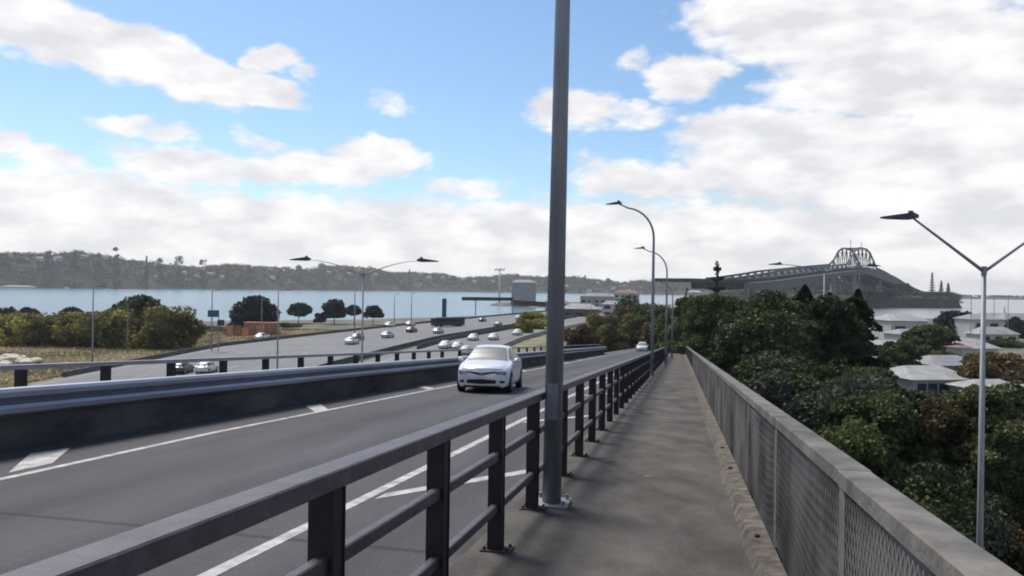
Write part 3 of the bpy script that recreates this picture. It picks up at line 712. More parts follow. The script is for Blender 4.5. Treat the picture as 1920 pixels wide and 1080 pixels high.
proto = make_car('white oncoming car, nearest one seen over the barrier beside the white hatchback', HATCH, P['cream'], detail=False)
def roadhead(y, base):
    return -math.atan2(lerp(YS,base,y+6)-lerp(YS,base,y-6), 12)
cars = [ # px, py(ground), colour, away?, label
 (873,664,'cream',0,None),
 (858,655,'silver',0,'silver oncoming car just ahead of the nearest one beside the hatchback'),
 (834,653,'cream',0,'pale oncoming car at the start of the second median barrier'),
 (887,638,'white',0,'white oncoming car in the middle of the approaching group'),
 (925,637,'white',0,'white oncoming car above the hatchback roof, lit front'),
 (970,628,'cream',0,'cream oncoming car beside the green roadside bush'),
 (934,612,'dark',0,'dark oncoming car farther back, left of the green bush'),
 (972,598,'white',0,'small white car farthest off above the green bush'),
 (660,645,'white',1,'white car driving away behind the twin arm lamp post'),
 (671,637,'dark',1,'dark car just ahead of the white one by the twin arm lamp'),
 (727,633,'silver',1,'silver car driving away, right of the twin arm lamp'),
 (731,613,'white',1,'small white car in the left lanes, in front of the shore'),
 (772,623,'dark',1,'dark car driving away in the middle lanes'),
 (822,625,'silver',1,'silver car driving away just before the dark coach'),
 (492,637,'white',1,'white car at the kerb below the dome-shaped tree'),
 (770,611,'silver',1,'silver car near the pair of slim lamp posts'),
 (342,699,'dark',1,'dark car with pale roof seen over the left parapet, lower left'),
 (388,698,'white',1,'white car beside the dark one seen over the left parapet'),
 (1000,603,'silver',0,'silver car half hidden behind the green roadside bush'),
 (905,603,'dark',1,'dark car far along the left carriageway below the gantry'),
]
first = True
for (px, py, c, away, lab) in cars:
    g_ = gp(px, py, 4.07); hd = roadhead(g_.y, MD)+(math.pi if away else 0)
    if first: proto.location = g_; proto.rotation_euler = (0,0,hd); first = False; continue
    dup(proto, g_, hd, lab, 'cars on the motorway', swap={'body': P[c], 'wing_mirror': P[c]})
g_ = rw(128, -6, 1.8); dup(proto, g_, HEAD, 'small pale car far down the ramp in front of the bushes', 'cars on the motorway', swap={'body': P['cream']})
# coach
t = thing('coach', 'long dark blue coach in the left lanes near the water', 'coach')
c = gp(840, 612, 4.07); hd = roadhead(c.y, LE)-.5; t.location = c; t.rotation_euler = (0,0,hd); t.scale = (1,.9,.78)
mb = MB(); mb.box((0,0,1.95), (1.25,6.4,1.55)); mb.build('body', mat('coach_paint',(.025,.03,.045),.45), t, bevel=.25)
mb = MB(); mb.box((0,0,2.35), (1.27,5.9,.5)); mb.build('side_window', M['glass'], t)
mb = MB(); mb.box((0,-6.36,2.2), (1.05,.08,.75)); mb.build('windscreen', M['glass'], t)
for y in (-4,3.2,4.4):
    for sg in (-1,1): mb = MB(); mb.tube([(sg*.9,y,.5),(sg*1.28,y,.5)], .5, 16); mb.build('wheel', M['tyre'], t)
# ------------------------------------------------------------------ vegetation
def leaves_obj(name, C, S, m, parent=None, seed=0, flat=.0, loc=None, tone=None):
    """C: (n,3) centres, S: (n,) sizes -> one mesh of small leaf quads"""
    r = np.random.default_rng(seed); n = len(C)
    a = r.normal(size=(n,3)); a[:,2] += flat*2.0; a /= np.linalg.norm(a,axis=1)[:,None]
    b_ = r.normal(size=(n,3)); b_ -= (b_*a).sum(1)[:,None]*a; b_ /= np.linalg.norm(b_,axis=1)[:,None]
    c_ = np.cross(a,b_); s = S[:,None]
    V = np.stack([C-b_*s*.9, C-c_*s*.55+a*s*.12, C+b_*s*.9, C+c_*s*.55+a*s*.12],1).reshape(-1,3)
    me = bpy.data.meshes.new(name); me.vertices.add(4*n); me.vertices.foreach_set('co', V.astype(np.float32).ravel())
    me.loops.add(4*n); me.loops.foreach_set('vertex_index', np.arange(4*n,dtype=np.int32))
    me.polygons.add(n); me.polygons.foreach_set('loop_start', np.arange(0,4*n,4,dtype=np.int32)); me.polygons.foreach_set('loop_total', np.full(n,4,dtype=np.int32))
    me.update(calc_edges=True); me.validate()
    at_ = me.attributes.new('leaf','FLOAT','FACE'); at_.data.foreach_set('value', (r.random(n) if tone is None else .25*r.random(n)+tone).astype(np.float32))
    me.materials.append(m); o = bpy.data.objects.new(name, me); COL.objects.link(o)
    if parent: o.parent = parent
    return o
def crown_points(r, kind, H, W, n, base):
    """points of the leaf mass, local coords with z up from the foot"""
    ch = H-base
    if kind == 'conifer':
        z = r.random(n)**.85; tier = np.floor(z*11)/11; fz = (z-tier)*11
        ang = r.random(n)*2*math.pi; br = np.round(ang/(2*math.pi)*7+tier*5)/7*2*math.pi
        ang = br+r.normal(size=n)*.16; bl = .45+.75*np.abs(np.sin(np.round(br*7)*12.9+tier*78.2))
        R = bl*W/2*(1-z)**.66*(.5+.5*(1-fz))*(.3+.7*r.random(n)**.5)*(1+.35*np.sin(ang*2+tier*9)*np.cos(tier*31+ang))
        return np.stack([R*np.cos(ang), R*np.sin(ang), base+z*ch+(W*.04)*R/(W/2)*r.random(n)],1)
    if kind == 'norfolk':
        k = 9; ti = r.integers(0,k,n); z = (ti+.0)/k; ang = np.round(r.random(n)*6)/6*2*math.pi+ti*.5+r.normal(size=n)*.09
        R = W/2*(1-z)**.75*r.random(n); core = r.random(n) < .12; R = np.where(core, .12*W*r.random(n)*.5, R); zz = np.where(core, r.random(n), z+.02)
        return np.stack([R*np.cos(ang), R*np.sin(ang), base+zz*ch+R*.18+r.normal(size=n)*.12],1)
    nl = {'dome':26,'round':30,'spread':34,'bush':24,'big':46}[kind]
    th = r.random(nl)*2*math.pi
    if kind == 'big':
        nl = 95; th = r.random(nl)*2*math.pi; v = r.random(nl)**.8; ell = np.sqrt(np.clip(1-((v-.38)/.66)**2,.04,1))
        q = (.62+.36*r.random(nl)); C = np.stack([ell*q*np.cos(th)*W*.46, ell*q*np.sin(th)*W*.46, base+v*ch*.9],1)
        LR = W*(.075+.075*r.random(nl)); i = r.integers(0,nl,n); d = r.normal(size=(n,3)); d /= np.linalg.norm(d,axis=1)[:,None]; d[:,2] = np.where(d[:,2] < -.25, -d[:,2], d[:,2])
        p = C[i]+d*(LR[i]*(.78+.3*r.random(n)))[:,None]*np.array([1,1,.62]); inner = r.random(n) < .16; p[inner] = C[i][inner]*np.array([.6,.6,.9])+r.normal(size=(inner.sum(),3))*W*.07
        p[:,2] = np.maximum(p[:,2], .1); return p
    if kind == 'dome': v = r.random(nl); rad_ = np.sqrt(1-v**2)*.78
    elif kind == 'spread': v = .35+.65*r.random(nl); rad_ = np.sqrt(np.clip(1-v**2,0,1))*.85*(.4+.6*r.random(nl)**.4)
    else: v = r.random(nl)*1.0; rad_ = np.sqrt(np.clip(1-(v*1.02-.35)**2/.75,0.05,1))*.8*(.35+.65*r.random(nl)**.45)
    C = np.stack([rad_*np.cos(th)*W/2, rad_*np.sin(th)*W/2, base+v*ch*.86],1)
    LR = (W*.13+W*.11*r.random(nl)) if kind != 'dome' else (W*.17+W*.06*r.random(nl))
    LR *= .8+.3*min(1.3, ch/W)
    i = r.integers(0,nl,n); d = r.normal(size=(n,3)); d /= np.linalg.norm(d,axis=1)[:,None]
    rr_ = (.45+.62*r.random(n)**.5)
    lump = 1+.22*np.sin(d[:,0]*7+i)*np.sin(d[:,1]*6+i*2)*np.cos(d[:,2]*5)
    p = C[i]+d*(LR[i]*rr_*lump)[:,None]*np.array([1,1,.72])
    p[:,2] = np.maximum(p[:,2], base*.9+.05*r.random(n))
    return p
LM = {
 'dark': leafmat('leaf_dark', (.010,.019,.008), (.080,.108,.040), .5),
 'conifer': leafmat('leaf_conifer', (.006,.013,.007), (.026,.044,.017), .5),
 'mid': leafmat('leaf_mid', (.016,.032,.010), (.110,.140,.042), .4),
 'olive': leafmat('leaf_olive', (.04,.045,.015), (.17,.16,.05), .3, trans=.35),
 'yellow': leafmat('leaf_yellow', (.07,.065,.018), (.44,.40,.10), .22, trans=.4),
 'grey': leafmat('leaf_grey', (.025,.036,.025), (.080,.095,.065), .6),
 'pohut': leafmat('leaf_pohut', (.012,.022,.008), (.140,.165,.065), .7, warm=(.12,.055,.03)),
 'red': leafmat('leaf_red', (.028,.026,.012), (.11,.085,.04), .7),
 'teal': leafmat('leaf_teal', (.010,.030,.028), (.022,.055,.045), .3),
 'navy': leafmat('leaf_navy', (.012,.018,.028), (.028,.038,.045), .3),
 'brown': leafmat('leaf_brown', (.045,.032,.016), (.12,.085,.035), .3),
 'autumn': leafmat('leaf_autumn', (.06,.045,.018), (.20,.14,.045), .2),
}
SEED = [10]
def tree(name, label, cat, px, ptop, Y, zb, W, kind='round', m='dark', n=6000, leaf=.3, base=.12, group=None, trunk=True, foot=None):
    SEED[0] += 1; sd_ = SEED[0]; r = np.random.default_rng(sd_)
    q = at(px, ptop, Y); H = q.z-zb
    t = thing(name, label, cat, (q.x,q.y,zb), 0, group)
    p = crown_points(r, kind, H, W, n, H*base)
    # keep the drawn top at the surveyed height
    p[:,2] *= H/np.percentile(p[:,2], 99.7)
    leaves_obj('foliage' if name in ('bush','shrub') else 'crown', p, leaf*(.6+.8*r.random(n)), LM[m], t, sd_, flat=.3 if kind=='norfolk' else 0)
    rr = random.Random(sd_); tr = max(.08, H*.018)
    mb = MB()
    top = H*(.97 if kind in ('conifer','norfolk') else .62)
    mb.tube([(0,0,0),(tr*.5,0,top*.35),(-tr*.3,tr*.4,top*.7),(0,0,top)], [tr*1.3,tr,tr*.7,tr*.25], 8)
    if kind not in ('conifer','norfolk'):
        for k in range(6):
            a = k*1.05+rr.random(); z0 = H*(base+.05+.05*k); e = (math.cos(a)*W*.3, math.sin(a)*W*.3, min(H*.8,z0+H*.3))
            mb.tube([(0,0,z0),(e[0]*.5,e[1]*.5,(z0+e[2])/2-.04*H),e], [tr*.6,tr*.4,tr*.15], 6)
    mb.build('stem' if name in ('bush','shrub') else 'trunk', M['bark'], t, smooth=True)
    return t
# right-hand grove behind the wall
G = 'dark trees behind the wall'
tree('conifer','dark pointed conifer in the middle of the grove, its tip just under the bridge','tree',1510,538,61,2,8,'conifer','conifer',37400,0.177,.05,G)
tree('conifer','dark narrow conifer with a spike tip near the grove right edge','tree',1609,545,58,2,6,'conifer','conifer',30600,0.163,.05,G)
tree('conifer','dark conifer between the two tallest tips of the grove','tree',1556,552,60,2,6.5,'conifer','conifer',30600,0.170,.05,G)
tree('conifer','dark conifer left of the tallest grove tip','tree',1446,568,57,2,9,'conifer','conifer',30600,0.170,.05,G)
tree('broad_tree','broad dark tree filling the heart of the grove','tree',1495,553,56,2,11.5,'big','dark',57800,0.136,.04,G)
tree('broad_tree','dark tree on the right flank of the grove beside the white roof','tree',1580,562,54,2,6.6,'big','conifer',40800,0.136,.04,G)
tree('broad_tree','dark tree closing the left flank of the grove by the wall','tree',1425,590,50,2,8.5,'big','dark',40800,0.136,.04,G)
tree('broad_tree','dark green tree low in front of the grove near the wall cap','tree',1455,668,38,2,7,'big','dark',44200,0.109,.04,G)
tree('broad_tree','dark leafy tree below the conifers, right of centre in the grove','tree',1590,690,42,2,7.5,'big','dark',44200,0.116,.04,G)
tree('broad_tree','mid green rounded tree left of the grove, behind the far wall','tree',1345,556,92,2,9.5,'big','mid',44200,0.204,.04,G)
tree('broad_tree','dark rounded tree between the mid green one and the grove','tree',1396,566,84,2,8.5,'big','dark',40800,0.190,.04,G)
tree('broad_tree','lighter green tree above the far end of the footpath','tree',1300,560,104,2,9,'big','mid',37400,0.218,.04,G)
tree('norfolk_pine','grey-green layered pine standing up against the sky by the bridge','tree',1345,494,150,2,7.5,'norfolk','grey',4200,.3,.1)  # haze over the pine painted in through its grey leaves
tree('shrub','grey-green rounded bush below the grove beside the wall','bush',1570,706,33,3,5.2,'bush','grey',30799,0.104,.05)
tree('shrub','olive leafy shrub at the grove foot along the far wall','bush',1395,656,60,3,5,'bush','olive',16800,0.160,.05)
tree('shrub','pale green shrub hugging the wall just past the cap joint','bush',1480,700,34,3,3.6,'bush','grey',16800,0.104,.05)
tree('broad_tree','large leathery-leaved tree right of the grove, greenest of the near trees','tree',1660,735,30,2,6.2,'big','pohut',63000,0.086,.1)
tree('broad_tree','near tree with reddish-brown flower clumps on top','tree',1772,738,30,2,4.6,'big','pohut',54000,0.086,.1)
tree('broad_tree','near dark tree at the right edge behind the twin arm lamp','tree',1895,725,28,2,5.4,'big','pohut',57000,0.086,.2)
tree('shrub','reddish-brown clump among the near green trees','bush',1775,752,28.6,8.5,1.9,'bush','red',12600,0.072,.05)
tree('shrub','bright green low shrub close to the wall in front of the near trees','bush',1590,800,26,3,2.6,'bush','mid',19600,0.088,.05)
tree('shrub','dark grey-green round bush at the foot of the twin arm lamp','bush',1850,940,26,2,4,'bush','grey',28000,0.088,.03)
tree('shrub','brown-green bush in the bottom right corner behind the wall','bush',1930,990,25,2,3,'bush','brown',19600,0.080,.03)
tree('shrub','deep green bush low behind the wall under the near trees','bush',1700,880,25,2,4.6,'bush','dark',28000,0.096,.03)
# right mid-distance
tree('broad_tree','round green tree in front of the pale apartment block','tree',1744,612,150,2,11,'big','mid',14000,.42,.08)
tree('broad_tree','dark round tree by the marina water edge','tree',1797,585,240,2,12,'round','navy',7000,.6,.1)
tree('broad_tree','dark green tree right of the apartment block','tree',1683,640,120,2,6.5,'big','mid',10000,.33,.06)
tree('broad_tree','wide yellow-brown tree right of the white roof','tree',1875,664,118,2,14,'spread','autumn',14000,.36,.2)
tree('broad_tree','dark bare-looking tree under the yellow-brown one','tree',1905,700,108,2,9,'round','brown',7000,.3,.1)
tree('broad_tree','dark tree at the right edge beside the marina','tree',1915,597,250,2,9,'round','navy',5000,.6,.1)
tree('shrub','green hedge bush in front of the white roofed building','bush',1700,730,84,2,8,'bush','mid',16800,0.208,.03)
tree('shrub','olive bush right of the white roofed building by the lamp','bush',1830,735,84,2,9,'bush','olive',16800,0.208,.03)
for px, tp, Y, W, m_, lab in [(1662,684,112,6,'mid','green tree between the grove and the low pale roof'),(1768,660,140,7,'olive','olive tree behind the low pale roof'),(1812,640,185,8,'dark','dark tree among the marina roofs left of the lamp pole'),
   (1885,636,205,9,'mid','green tree among the marina roofs right of the lamp pole'),(1835,680,100,6,'autumn','brown-green tree just left of the lamp pole'),(1915,735,70,7,'mid','green tree at the right edge below the yellow-brown one')]:
    tree('broad_tree', lab, 'tree', px, tp, Y, 2, W, 'big', m_, 9000, .3, .05)
# centre mid-distance: end of the ramp
G2 = 'scrub beyond the end of the ramp'
for px, tp, Y, W, m_, lab in [(1085,612,118,4.6,'brown','dark brown rounded bush right of the near pole'),(1130,588,170,9,'olive','olive scrub left of the small pale car'),
   (1165,575,190,9,'brown','brownish reeds and scrub behind the small pale car'),(1195,590,165,8,'olive','tall olive scrub left of the curved lamps'),(1215,570,175,8,'mid','green scrub behind the curved lamp poles'),
   (1240,575,150,7,'olive','pale olive scrub at the end of the railing'),(1262,590,130,6,'mid','green bush at the end of the footpath'),(1185,556,210,10,'dark','dark tree above the scrub left of the lamps'),
   (1150,610,160,7,'olive','low olive bush nearest the end of the ramp road'),(1232,612,140,5,'brown','brown reed clump between the lamp poles'),(1312,605,112,5,'mid','bush leaning over the end of the wall')]:
    tree('shrub', lab, 'bush', px, tp, Y, 3.0, W, 'bush', m_, 8000, .3, .02, G2)
for px, tp, Y, W, m_, lab in [(1000,586,225,8.5,'yellow','yellow-green bush left of the near pole'),(980,600,205,5,'yellow','small yellow-green bush left of the near pole'),(1022,590,240,8,'olive','olive bush hidden partly by the near pole')]:
    tree('bush', lab, 'bush', px, tp, Y, 4.0, W, 'bush', m_, 7000, .34, .02)
# left side bushes and trees
G3 = 'yellow-green bushes beside the motorway'
for px, tp, Y, W, m_, lab in [(-30,600,168,16,'yellow','yellow-green bush at the left picture edge'),(45,588,168,17,'yellow','yellow-green bush second from the left edge'),(115,590,165,13.5,'olive','olive bush between the yellow ones'),
   (160,588,168,15,'yellow','yellow-green bush behind the leftmost lamp post'),(215,582,166,13.5,'olive','dark olive bush in the middle of the row'),(268,578,168,16,'yellow','tall yellow-green bush in the right half of the row'),(325,578,164,11.8,'olive','dark rounded bush ending the row on the right')]:
    tree('bush', lab, 'bush', px, tp, Y, 2.0, W, 'bush', m_, 11000, .36, .01, G3)
tree('broad_tree','dark dome-crowned tree behind the yellow-green bushes','tree',258,557,185,2,15,'dome','dark',12000,.5,.02)
tree('broad_tree','dark grey egg-shaped tree standing alone by the water','tree',479,557,215,2,12.5,'dome','navy',15000,.42,.02)
tree('broad_tree','small dark tree at the left edge by the water','tree',2,578,230,2,8,'round','navy',4000,.5,.02)
tree('broad_tree','small dark twin-topped tree above the bushes on the left','tree',52,578,250,2,7,'spread','navy',3500,.5,.3)
tree('broad_tree','small dark flat tree above the bushes, right of the twin-topped one','tree',136,577,250,2,8,'spread','navy',3500,.5,.3)
tree('broad_tree','teal-green spreading shore tree right of the egg-shaped tree','tree',560,569,275,2,10,'spread','teal',6000,.5,.35)
tree('broad_tree','small purple-dark shore tree between the teal and the tall one','tree',602,586,275,2,5,'round','navy',3000,.42,.2)
tree('broad_tree','tall dark shore tree with a lopsided crown','tree',627,562,275,2,8,'round','navy',5000,.5,.3)
tree('broad_tree','dark blue-green shore tree left of the twin arm lamp post','tree',664,573,275,2,6,'spread','teal',3500,.45,.35)
tree('broad_tree','dark low-crowned shore tree right of the twin arm lamp post','tree',700,574,275,2,7,'spread','navy',4500,.45,.3)
tree('shrub','low dark green bush on the shore bank below the teal tree','bush',542,606,235,3,7,'bush','mid',4200,0.320,.02)
tree('shrub','low hedge bush at the waterline right of the bushes','bush',405,612,225,2,8,'bush','olive',4200,0.320,.02)
# dry grass strip left of the motorway (uncountable)
r = np.random.default_rng(77); n = 52000
Yg = 70+170*r.random(n)**1.3; xl = np.interp(Yg, YS, LE)-1.2
Xg = xl-55*r.random(n)**1.4
frac = np.clip((xl-Xg)/8, 0, 1); Zg = 4.0-2.0*frac
grass = leaves_obj('dry_grass', np.stack([Xg,Yg,Zg+.15*r.random(n)+.05],1), .26*(.5+r.random(n)), leafmat('leaf_grass',(.16,.13,.06),(.50,.40,.22),.06), None, 5)
tag(grass, 'dry tan and olive grass between the bushes and the motorway', 'grass', kind='stuff')
# verge scrub right, under the near trees
n = 40000; Yv = 12+120*r.random(n); Xv = .75+HX/HY*Yv+2.5+26*r.random(n)
verge = leaves_obj('ground_cover', np.stack([Xv,Yv,2.05+.3*r.random(n)],1), .22*(.5+r.random(n)), LM['olive'], None, 6)
tag(verge, 'low weedy ground cover under the trees behind the wall', 'ground cover', kind='stuff')
# pale rocks on the dry strip
t = thing('boulder_pile', 'pale boulders lying on the dry grass at the left edge', 'rocks')
rr = random.Random(8)
for px, py, Y, sz in [(22,668,101,2.3),(48,672,100,1.4),(66,669,104,1.2),(8,676,99,1.3)]:
    c = gp(px, py+7, 2.6); bm = bmesh.new(); bmesh.ops.create_icosphere(bm, subdivisions=3, radius=sz)
    for v in bm.verts:
        f_ = 1+.16*math.sin(v.co.x*3+sz*5)*math.cos(v.co.y*4)+rr.uniform(-.03,.03); v.co *= f_; v.co.z *= .45
    me = bpy.data.meshes.new('boulder'); bm.to_mesh(me); bm.free(); me.materials.append(M['rock'])
    o = bpy.data.objects.new('boulder', me); COL.objects.link(o); o.parent = t; o.location = c
# orange works enclosure below the egg-shaped tree
om = mat('orange', (.30,.14,.085), .8, var=.35, scale=.8); om2 = mat('orange_pale', (.50,.24,.13), .7, var=.2, scale=1)
t = thing('works_fence', 'orange safety fence round roadworks below the egg-shaped tree', 'fence')
A = gp(424,632,3.2); B = gp(510,630,3.2)
for i in range(6):
    u0, u1 = i/6, (i+1)/6-.02
    a = A.lerp(B,u0); b_ = A.lerp(B,u1); h = 2.9 if i not in (2,) else 2.3
    mb = MB(); mb.bar((a.x,a.y,3.2+h/2),(b_.x,b_.y,3.2+h/2), .08, h-.3); mb.build('panel', om if i % 2 else om2, t)
    mb = MB(); mb.bar((a.x,a.y,3.2),(a.x,a.y,3.3+h), .14, .14, up=Vector((0,1,0))); mb.build('post', om, t)
t = thing('site_container', 'orange and white site box behind the safety fence', 'container')
c = gp(478,628,3.2)+Vector((0,5,0))
mb = MB(); mb.box((c.x,c.y,c.z+1.5), (4.2,1.3,1.45)); mb.build('body', om, t, bevel=.08)
mb = MB(); mb.box((c.x,c.y-1.34,c.z+1.7), (1.8,.05,.5)); mb.build('window', M['white'], t)
# ------------------------------------------------------------------ far shore: hills, woods, houses
sx_ = [(-3200,1150),(-1500,1330),(-990,1480),(-800,1750),(-400,2230),(0,2330),(420,2300),(800,2250),(1400,2500)]
ex = np.array([p[0] for p in sx_]); ey = np.array([p[1] for p in sx_])
hx = [-3200,-1700,-1150,-950,-700,-400,-150,200,800,1400]; hh = [82,80,78,76,74,66,58,48,40,30]
def hill_h(x, d):
    f_ = min(1, max(0, d/130)); f_ = f_**.75
    n_ = 1+.13*math.sin(x*.011)+.09*math.sin(x*.027+1)+.05*math.sin(x*.06)
    return lerp(hx,hh,x)*.80*f_*n_
mb = MB(); X = list(range(-3200,1401,25)); Dd = [-3,4,18,40,70,100,140,220,400]
for x in X:
    y = float(np.interp(x,ex,ey))
    for d in Dd: mb.v.append((x-.25*d, y+d, hill_h(x,d)-.6 if d > 0 else -1))
k = len(Dd)
for i in range(len(X)-1):
    for j in range(k-1): a = i*k+j; mb.f.append((a,a+k,a+k+1,a+1))
hm = mat('hills', (.022,.028,.016), .95, var=.4, scale=.02, c2=(.05,.055,.03))
struct(mb.build('hills', hm, smooth=True))
from mathutils.bvhtree import BVHTree
HB = BVHTree.FromPolygons([Vector(v) for v in mb.v], mb.f)
def ground_z(x, y):
    h = HB.ray_cast(Vector((x,y,500)), Vector((0,0,-1))); return h[0].z if h[0] is not None else 0
def seen(px, py):
    for k in range(12):
        h = HB.ray_cast(Vector((0,0,EYE)), ray(px,py+k*2).normalized())
        if h[0] is not None: return h[0]
    return at(px,py,2200)
mb = MB(); mb.add([(1100,2391,-.5),(5200,2300,-.5),(5400,3200,-.5),(1100,3200,-.5),(1120,2420,5),(5200,2330,5),(5400,3190,5),(1120,3190,5)],[(0,1,5,4),(1,2,6,5),(2,3,7,6),(3,0,4,7),(4,5,6,7)])
struct(mb.build('far_land', hm))
def mass(name, label, X, Y, Z, S, m, per, leaf, seed, group=None, zs=.8):
    """many distant crowns as one wooded mass"""
    r = np.random.default_rng(seed); n = len(X)*per; i = np.repeat(np.arange(len(X)), per)
    d = r.normal(size=(n,3)); d /= np.linalg.norm(d,axis=1)[:,None]; d[:,2] = np.abs(d[:,2])*1.0-.25
    C = np.stack([X[i],Y[i],Z[i]],1)+d*(S[i]*(.6+.45*r.random(n)))[:,None]*np.array([1,1,zs])
    C[:,2] = np.maximum(C[:,2], .5)
    return tag(leaves_obj(name, C, leaf*(.6+.8*r.random(n)), m, None, seed, tone=(r.random(len(X))**1.6)[i]*1.1-.1), label, 'woods', kind='stuff')
r = np.random.default_rng(3); N_ = 7500
xx = -2200+3300*r.random(N_); dd = 6+230*r.random(N_)**.8
Yw = np.interp(xx,ex,ey)+dd; Zw = np.array([ground_z(a, b_) for a,b_ in zip(xx,Yw)])
Sw = 4.5+9*r.random(N_)**2.5
gn = np.sin(xx*.013)+np.sin(xx*.004+1)
fm = leafmat('leaf_far', (.004,.008,.005), (.060,.075,.030), .013, .05, aw=1.1)
mass('far_woods','dark green wood covering the hill of the far shore', xx,Yw,Zw+Sw*.5,Sw,fm,26,2.3,4)
# skyline trees that stand clear of the wood
for k, (px, tp, Y, W, kd) in enumerate([(5,474,1560,22,'round'),(92,470,1580,22,'spread'),(140,474,1600,18,'spread'),(185,474,1600,16,'spread'),(218,464,1620,17,'round'),(275,480,1650,13,'conifer'),
      (300,484,1700,20,'spread'),(335,480,1720,24,'round'),(380,487,1760,20,'round'),(425,494,1850,18,'round'),(468,497,1900,22,'spread'),(560,497,2100,18,'round'),(605,493,2150,26,'round'),
      (690,507,2250,24,'spread'),(768,505,2300,10,'conifer'),(730,511,2300,24,'round'),(850,517,2360,22,'round'),(911,518,2360,8,'conifer'),(985,518,2360,24,'round'),(1097,516,2400,12,'conifer'),(1140,522,2400,20,'round')]):
    labs = {'round':'round crowned tree on the far skyline','spread':'flat topped tree on the far skyline','conifer':'narrow pointed tree on the far skyline'}
    q = at(px, tp, Y); gz = ground_z(q.x, q.y)-1
    tree('skyline_tree', labs[kd], 'tree', px, tp, Y, min(gz, q.z-6), min(W, (q.z-gz)*1.3+3), kd, 'navy' if k % 3 else 'dark', 900, 1.7, .08, 'trees on the far skyline: '+kd)
# houses on the far shore
hp = {'a': mat('house_white',(.40,.40,.375),.8,var=.08,scale=.3), 'b': mat('house_grey',(.27,.27,.265),.8,var=.15,scale=.3), 'r': mat('roof_grey',(.22,.22,.24),.8,var=.15,scale=.3), 'r2': mat('roof_rust',(.20,.12,.10),.8,var=.15,scale=.3), 'w': mat('roof_pale',(.27,.27,.262),.8,var=.25,scale=.5), 'br': mat('house_brown',(.10,.085,.085),.8,var=.2,scale=.3)}
def house(label, c, w, d, h, rz, wall='a', roof='r', group=None, windows=True, name='house'):
    t = thing(name, label, 'house' if name == 'house' else 'building', c, rz, group)
    mb = MB(); mb.box((0,0,h/2-1), (w/2,d/2,h/2+1)); mb.build('wall', hp[wall], t)
    mb = MB(); e = .5; z = h+.003; rh = min(w*.16, 2.2)
    mb.add([(-w/2-e,-d/2-e,z),(w/2+e,-d/2-e,z),(w/2+e,d/2+e,z),(-w/2-e,d/2+e,z),(-w/2*.6,0,z+rh),(w/2*.6,0,z+rh)],[(3,2,1,0),(0,1,5,4),(2,3,4,5),(1,2,5),(3,0,4)])
    mb.build('roof', hp[roof], t)
    if windows:
        nf = max(1, int(h/3)); nw = max(2, int(w/4))
        for i in range(nf):
            for j in range(nw):
                mb = MB(); mb.box((-w/2+w*(j+.5)/nw, -d/2-.03, 1.6+i*3), (w/nw*.28,.04,.75)); mb.build('window', M['glass'], t)
    return t
rr = random.Random(21)
spots = [(20,474),(78,486),(90,492),(103,490),(112,486),(160,482),(185,489),(200,483),(262,487),(296,500),(306,513),(318,492),(352,500),(348,512),(382,506),(396,513),(372,518),(296,520),(420,520),(506,505),(512,520),(560,515),(618,510),(655,512),(705,515),
   (790,516),(805,520),(830,520),(868,524),(890,528),(925,528),(1040,530),(1062,536),(1120,530),(1135,526),(1150,540),(1172,535),(1178,545),(1105,545),(1200,538)]
G4 = 'small pale houses among the trees of the far shore'
for i, (px, py) in enumerate(spots):
    c = seen(px, py+4)
    house('small pale house among the trees of the far shore', (c.x,c.y-6,c.z+1.5), rr.uniform(10,17), 9, rr.uniform(4.5,7), rr.uniform(-.5,.5), rr.choice('ab'), rr.choice(['r','r','w']), G4, windows=False)
c = gp(38,540.5,.3); t = house('long low white boatshed at the water edge of the far shore', (c.x,c.y-6,0.4), 62, 10, 3.2, .0, 'a', 'w', None, False)
# mid-distance houses between pole and lamps
for px, py, Y, w, h, wl, rf, lab in [(1088,585,330,15,7,'br','w','dark house with white roof edge right of the near pole'),(1068,590,345,9,5,'br','r','low brown house behind the near pole'),(1150,575,360,10,6,'a','r','white house among the scrub left of the lamps'),
     (1120,560,520,22,8,'b','r','wide grey house on the slope behind the scrub'),(1045,572,420,12,5,'b','r2','rust roofed house showing past the near pole'),(1175,553,560,18,7,'a','r2','white house with a rusty roof high among the scrub'),(1302,551,420,7,4,'a','w','small white roofed building below the bridge deck')]:
    c = at(px,py,Y); house(lab, (c.x,c.y,c.z-h*.8), w, 9, h, -.2, wl, rf)
t = house('big plain grey building beyond the gantry', (at(982,540,640).x,640,2), 20, 12, 18.0, 0, 'b', 'r', None, False, 'warehouse')
# ------------------------------------------------------------------ harbour bridge
A = Vector((87,470)); B = Vector((422,900))
def bp_(u, z, off=0):
    q = A.lerp(B,u); nrm = Vector((B-A)).normalized(); nrm = Vector((nrm.y,-nrm.x)); q = A+(B-A)*u+nrm*off; return Vector((q.x,q.y,z))
ZU = [-.02,.10,.2,.3,.45,.6,.72,.83,.92,1.02,1.12,1.22,1.34]; ZZ = [23,23.2,24,26.5,31.5,36.5,40.2,42.4,41.2,37,30.5,25,20]
def dz(u): return lerp(ZU,ZZ,u)
bs = mat('bridge_steel', (.07,.075,.085), .6, metal=.2, var=.15, scale=.05); bd = mat('bridge_dark', (.03,.036,.042), .8, var=.15, scale=.05); bg_ = mat('bridge_box', (.06,.075,.072), .6, var=.12, scale=.04); bp2 = mat('bridge_pier', (.20,.20,.19), .8, var=.1, scale=.1)
t = thing('harbour_bridge', 'long grey steel truss bridge climbing to a high arch over the harbour', 'bridge')
AU = [.735,.765,.80,.875,.905,.94]; AZ = [3.4,15.5,20.5,20.5,15.5,3.4]
us = [.045+i*.0265 for i in range(49)]
mb = MB()
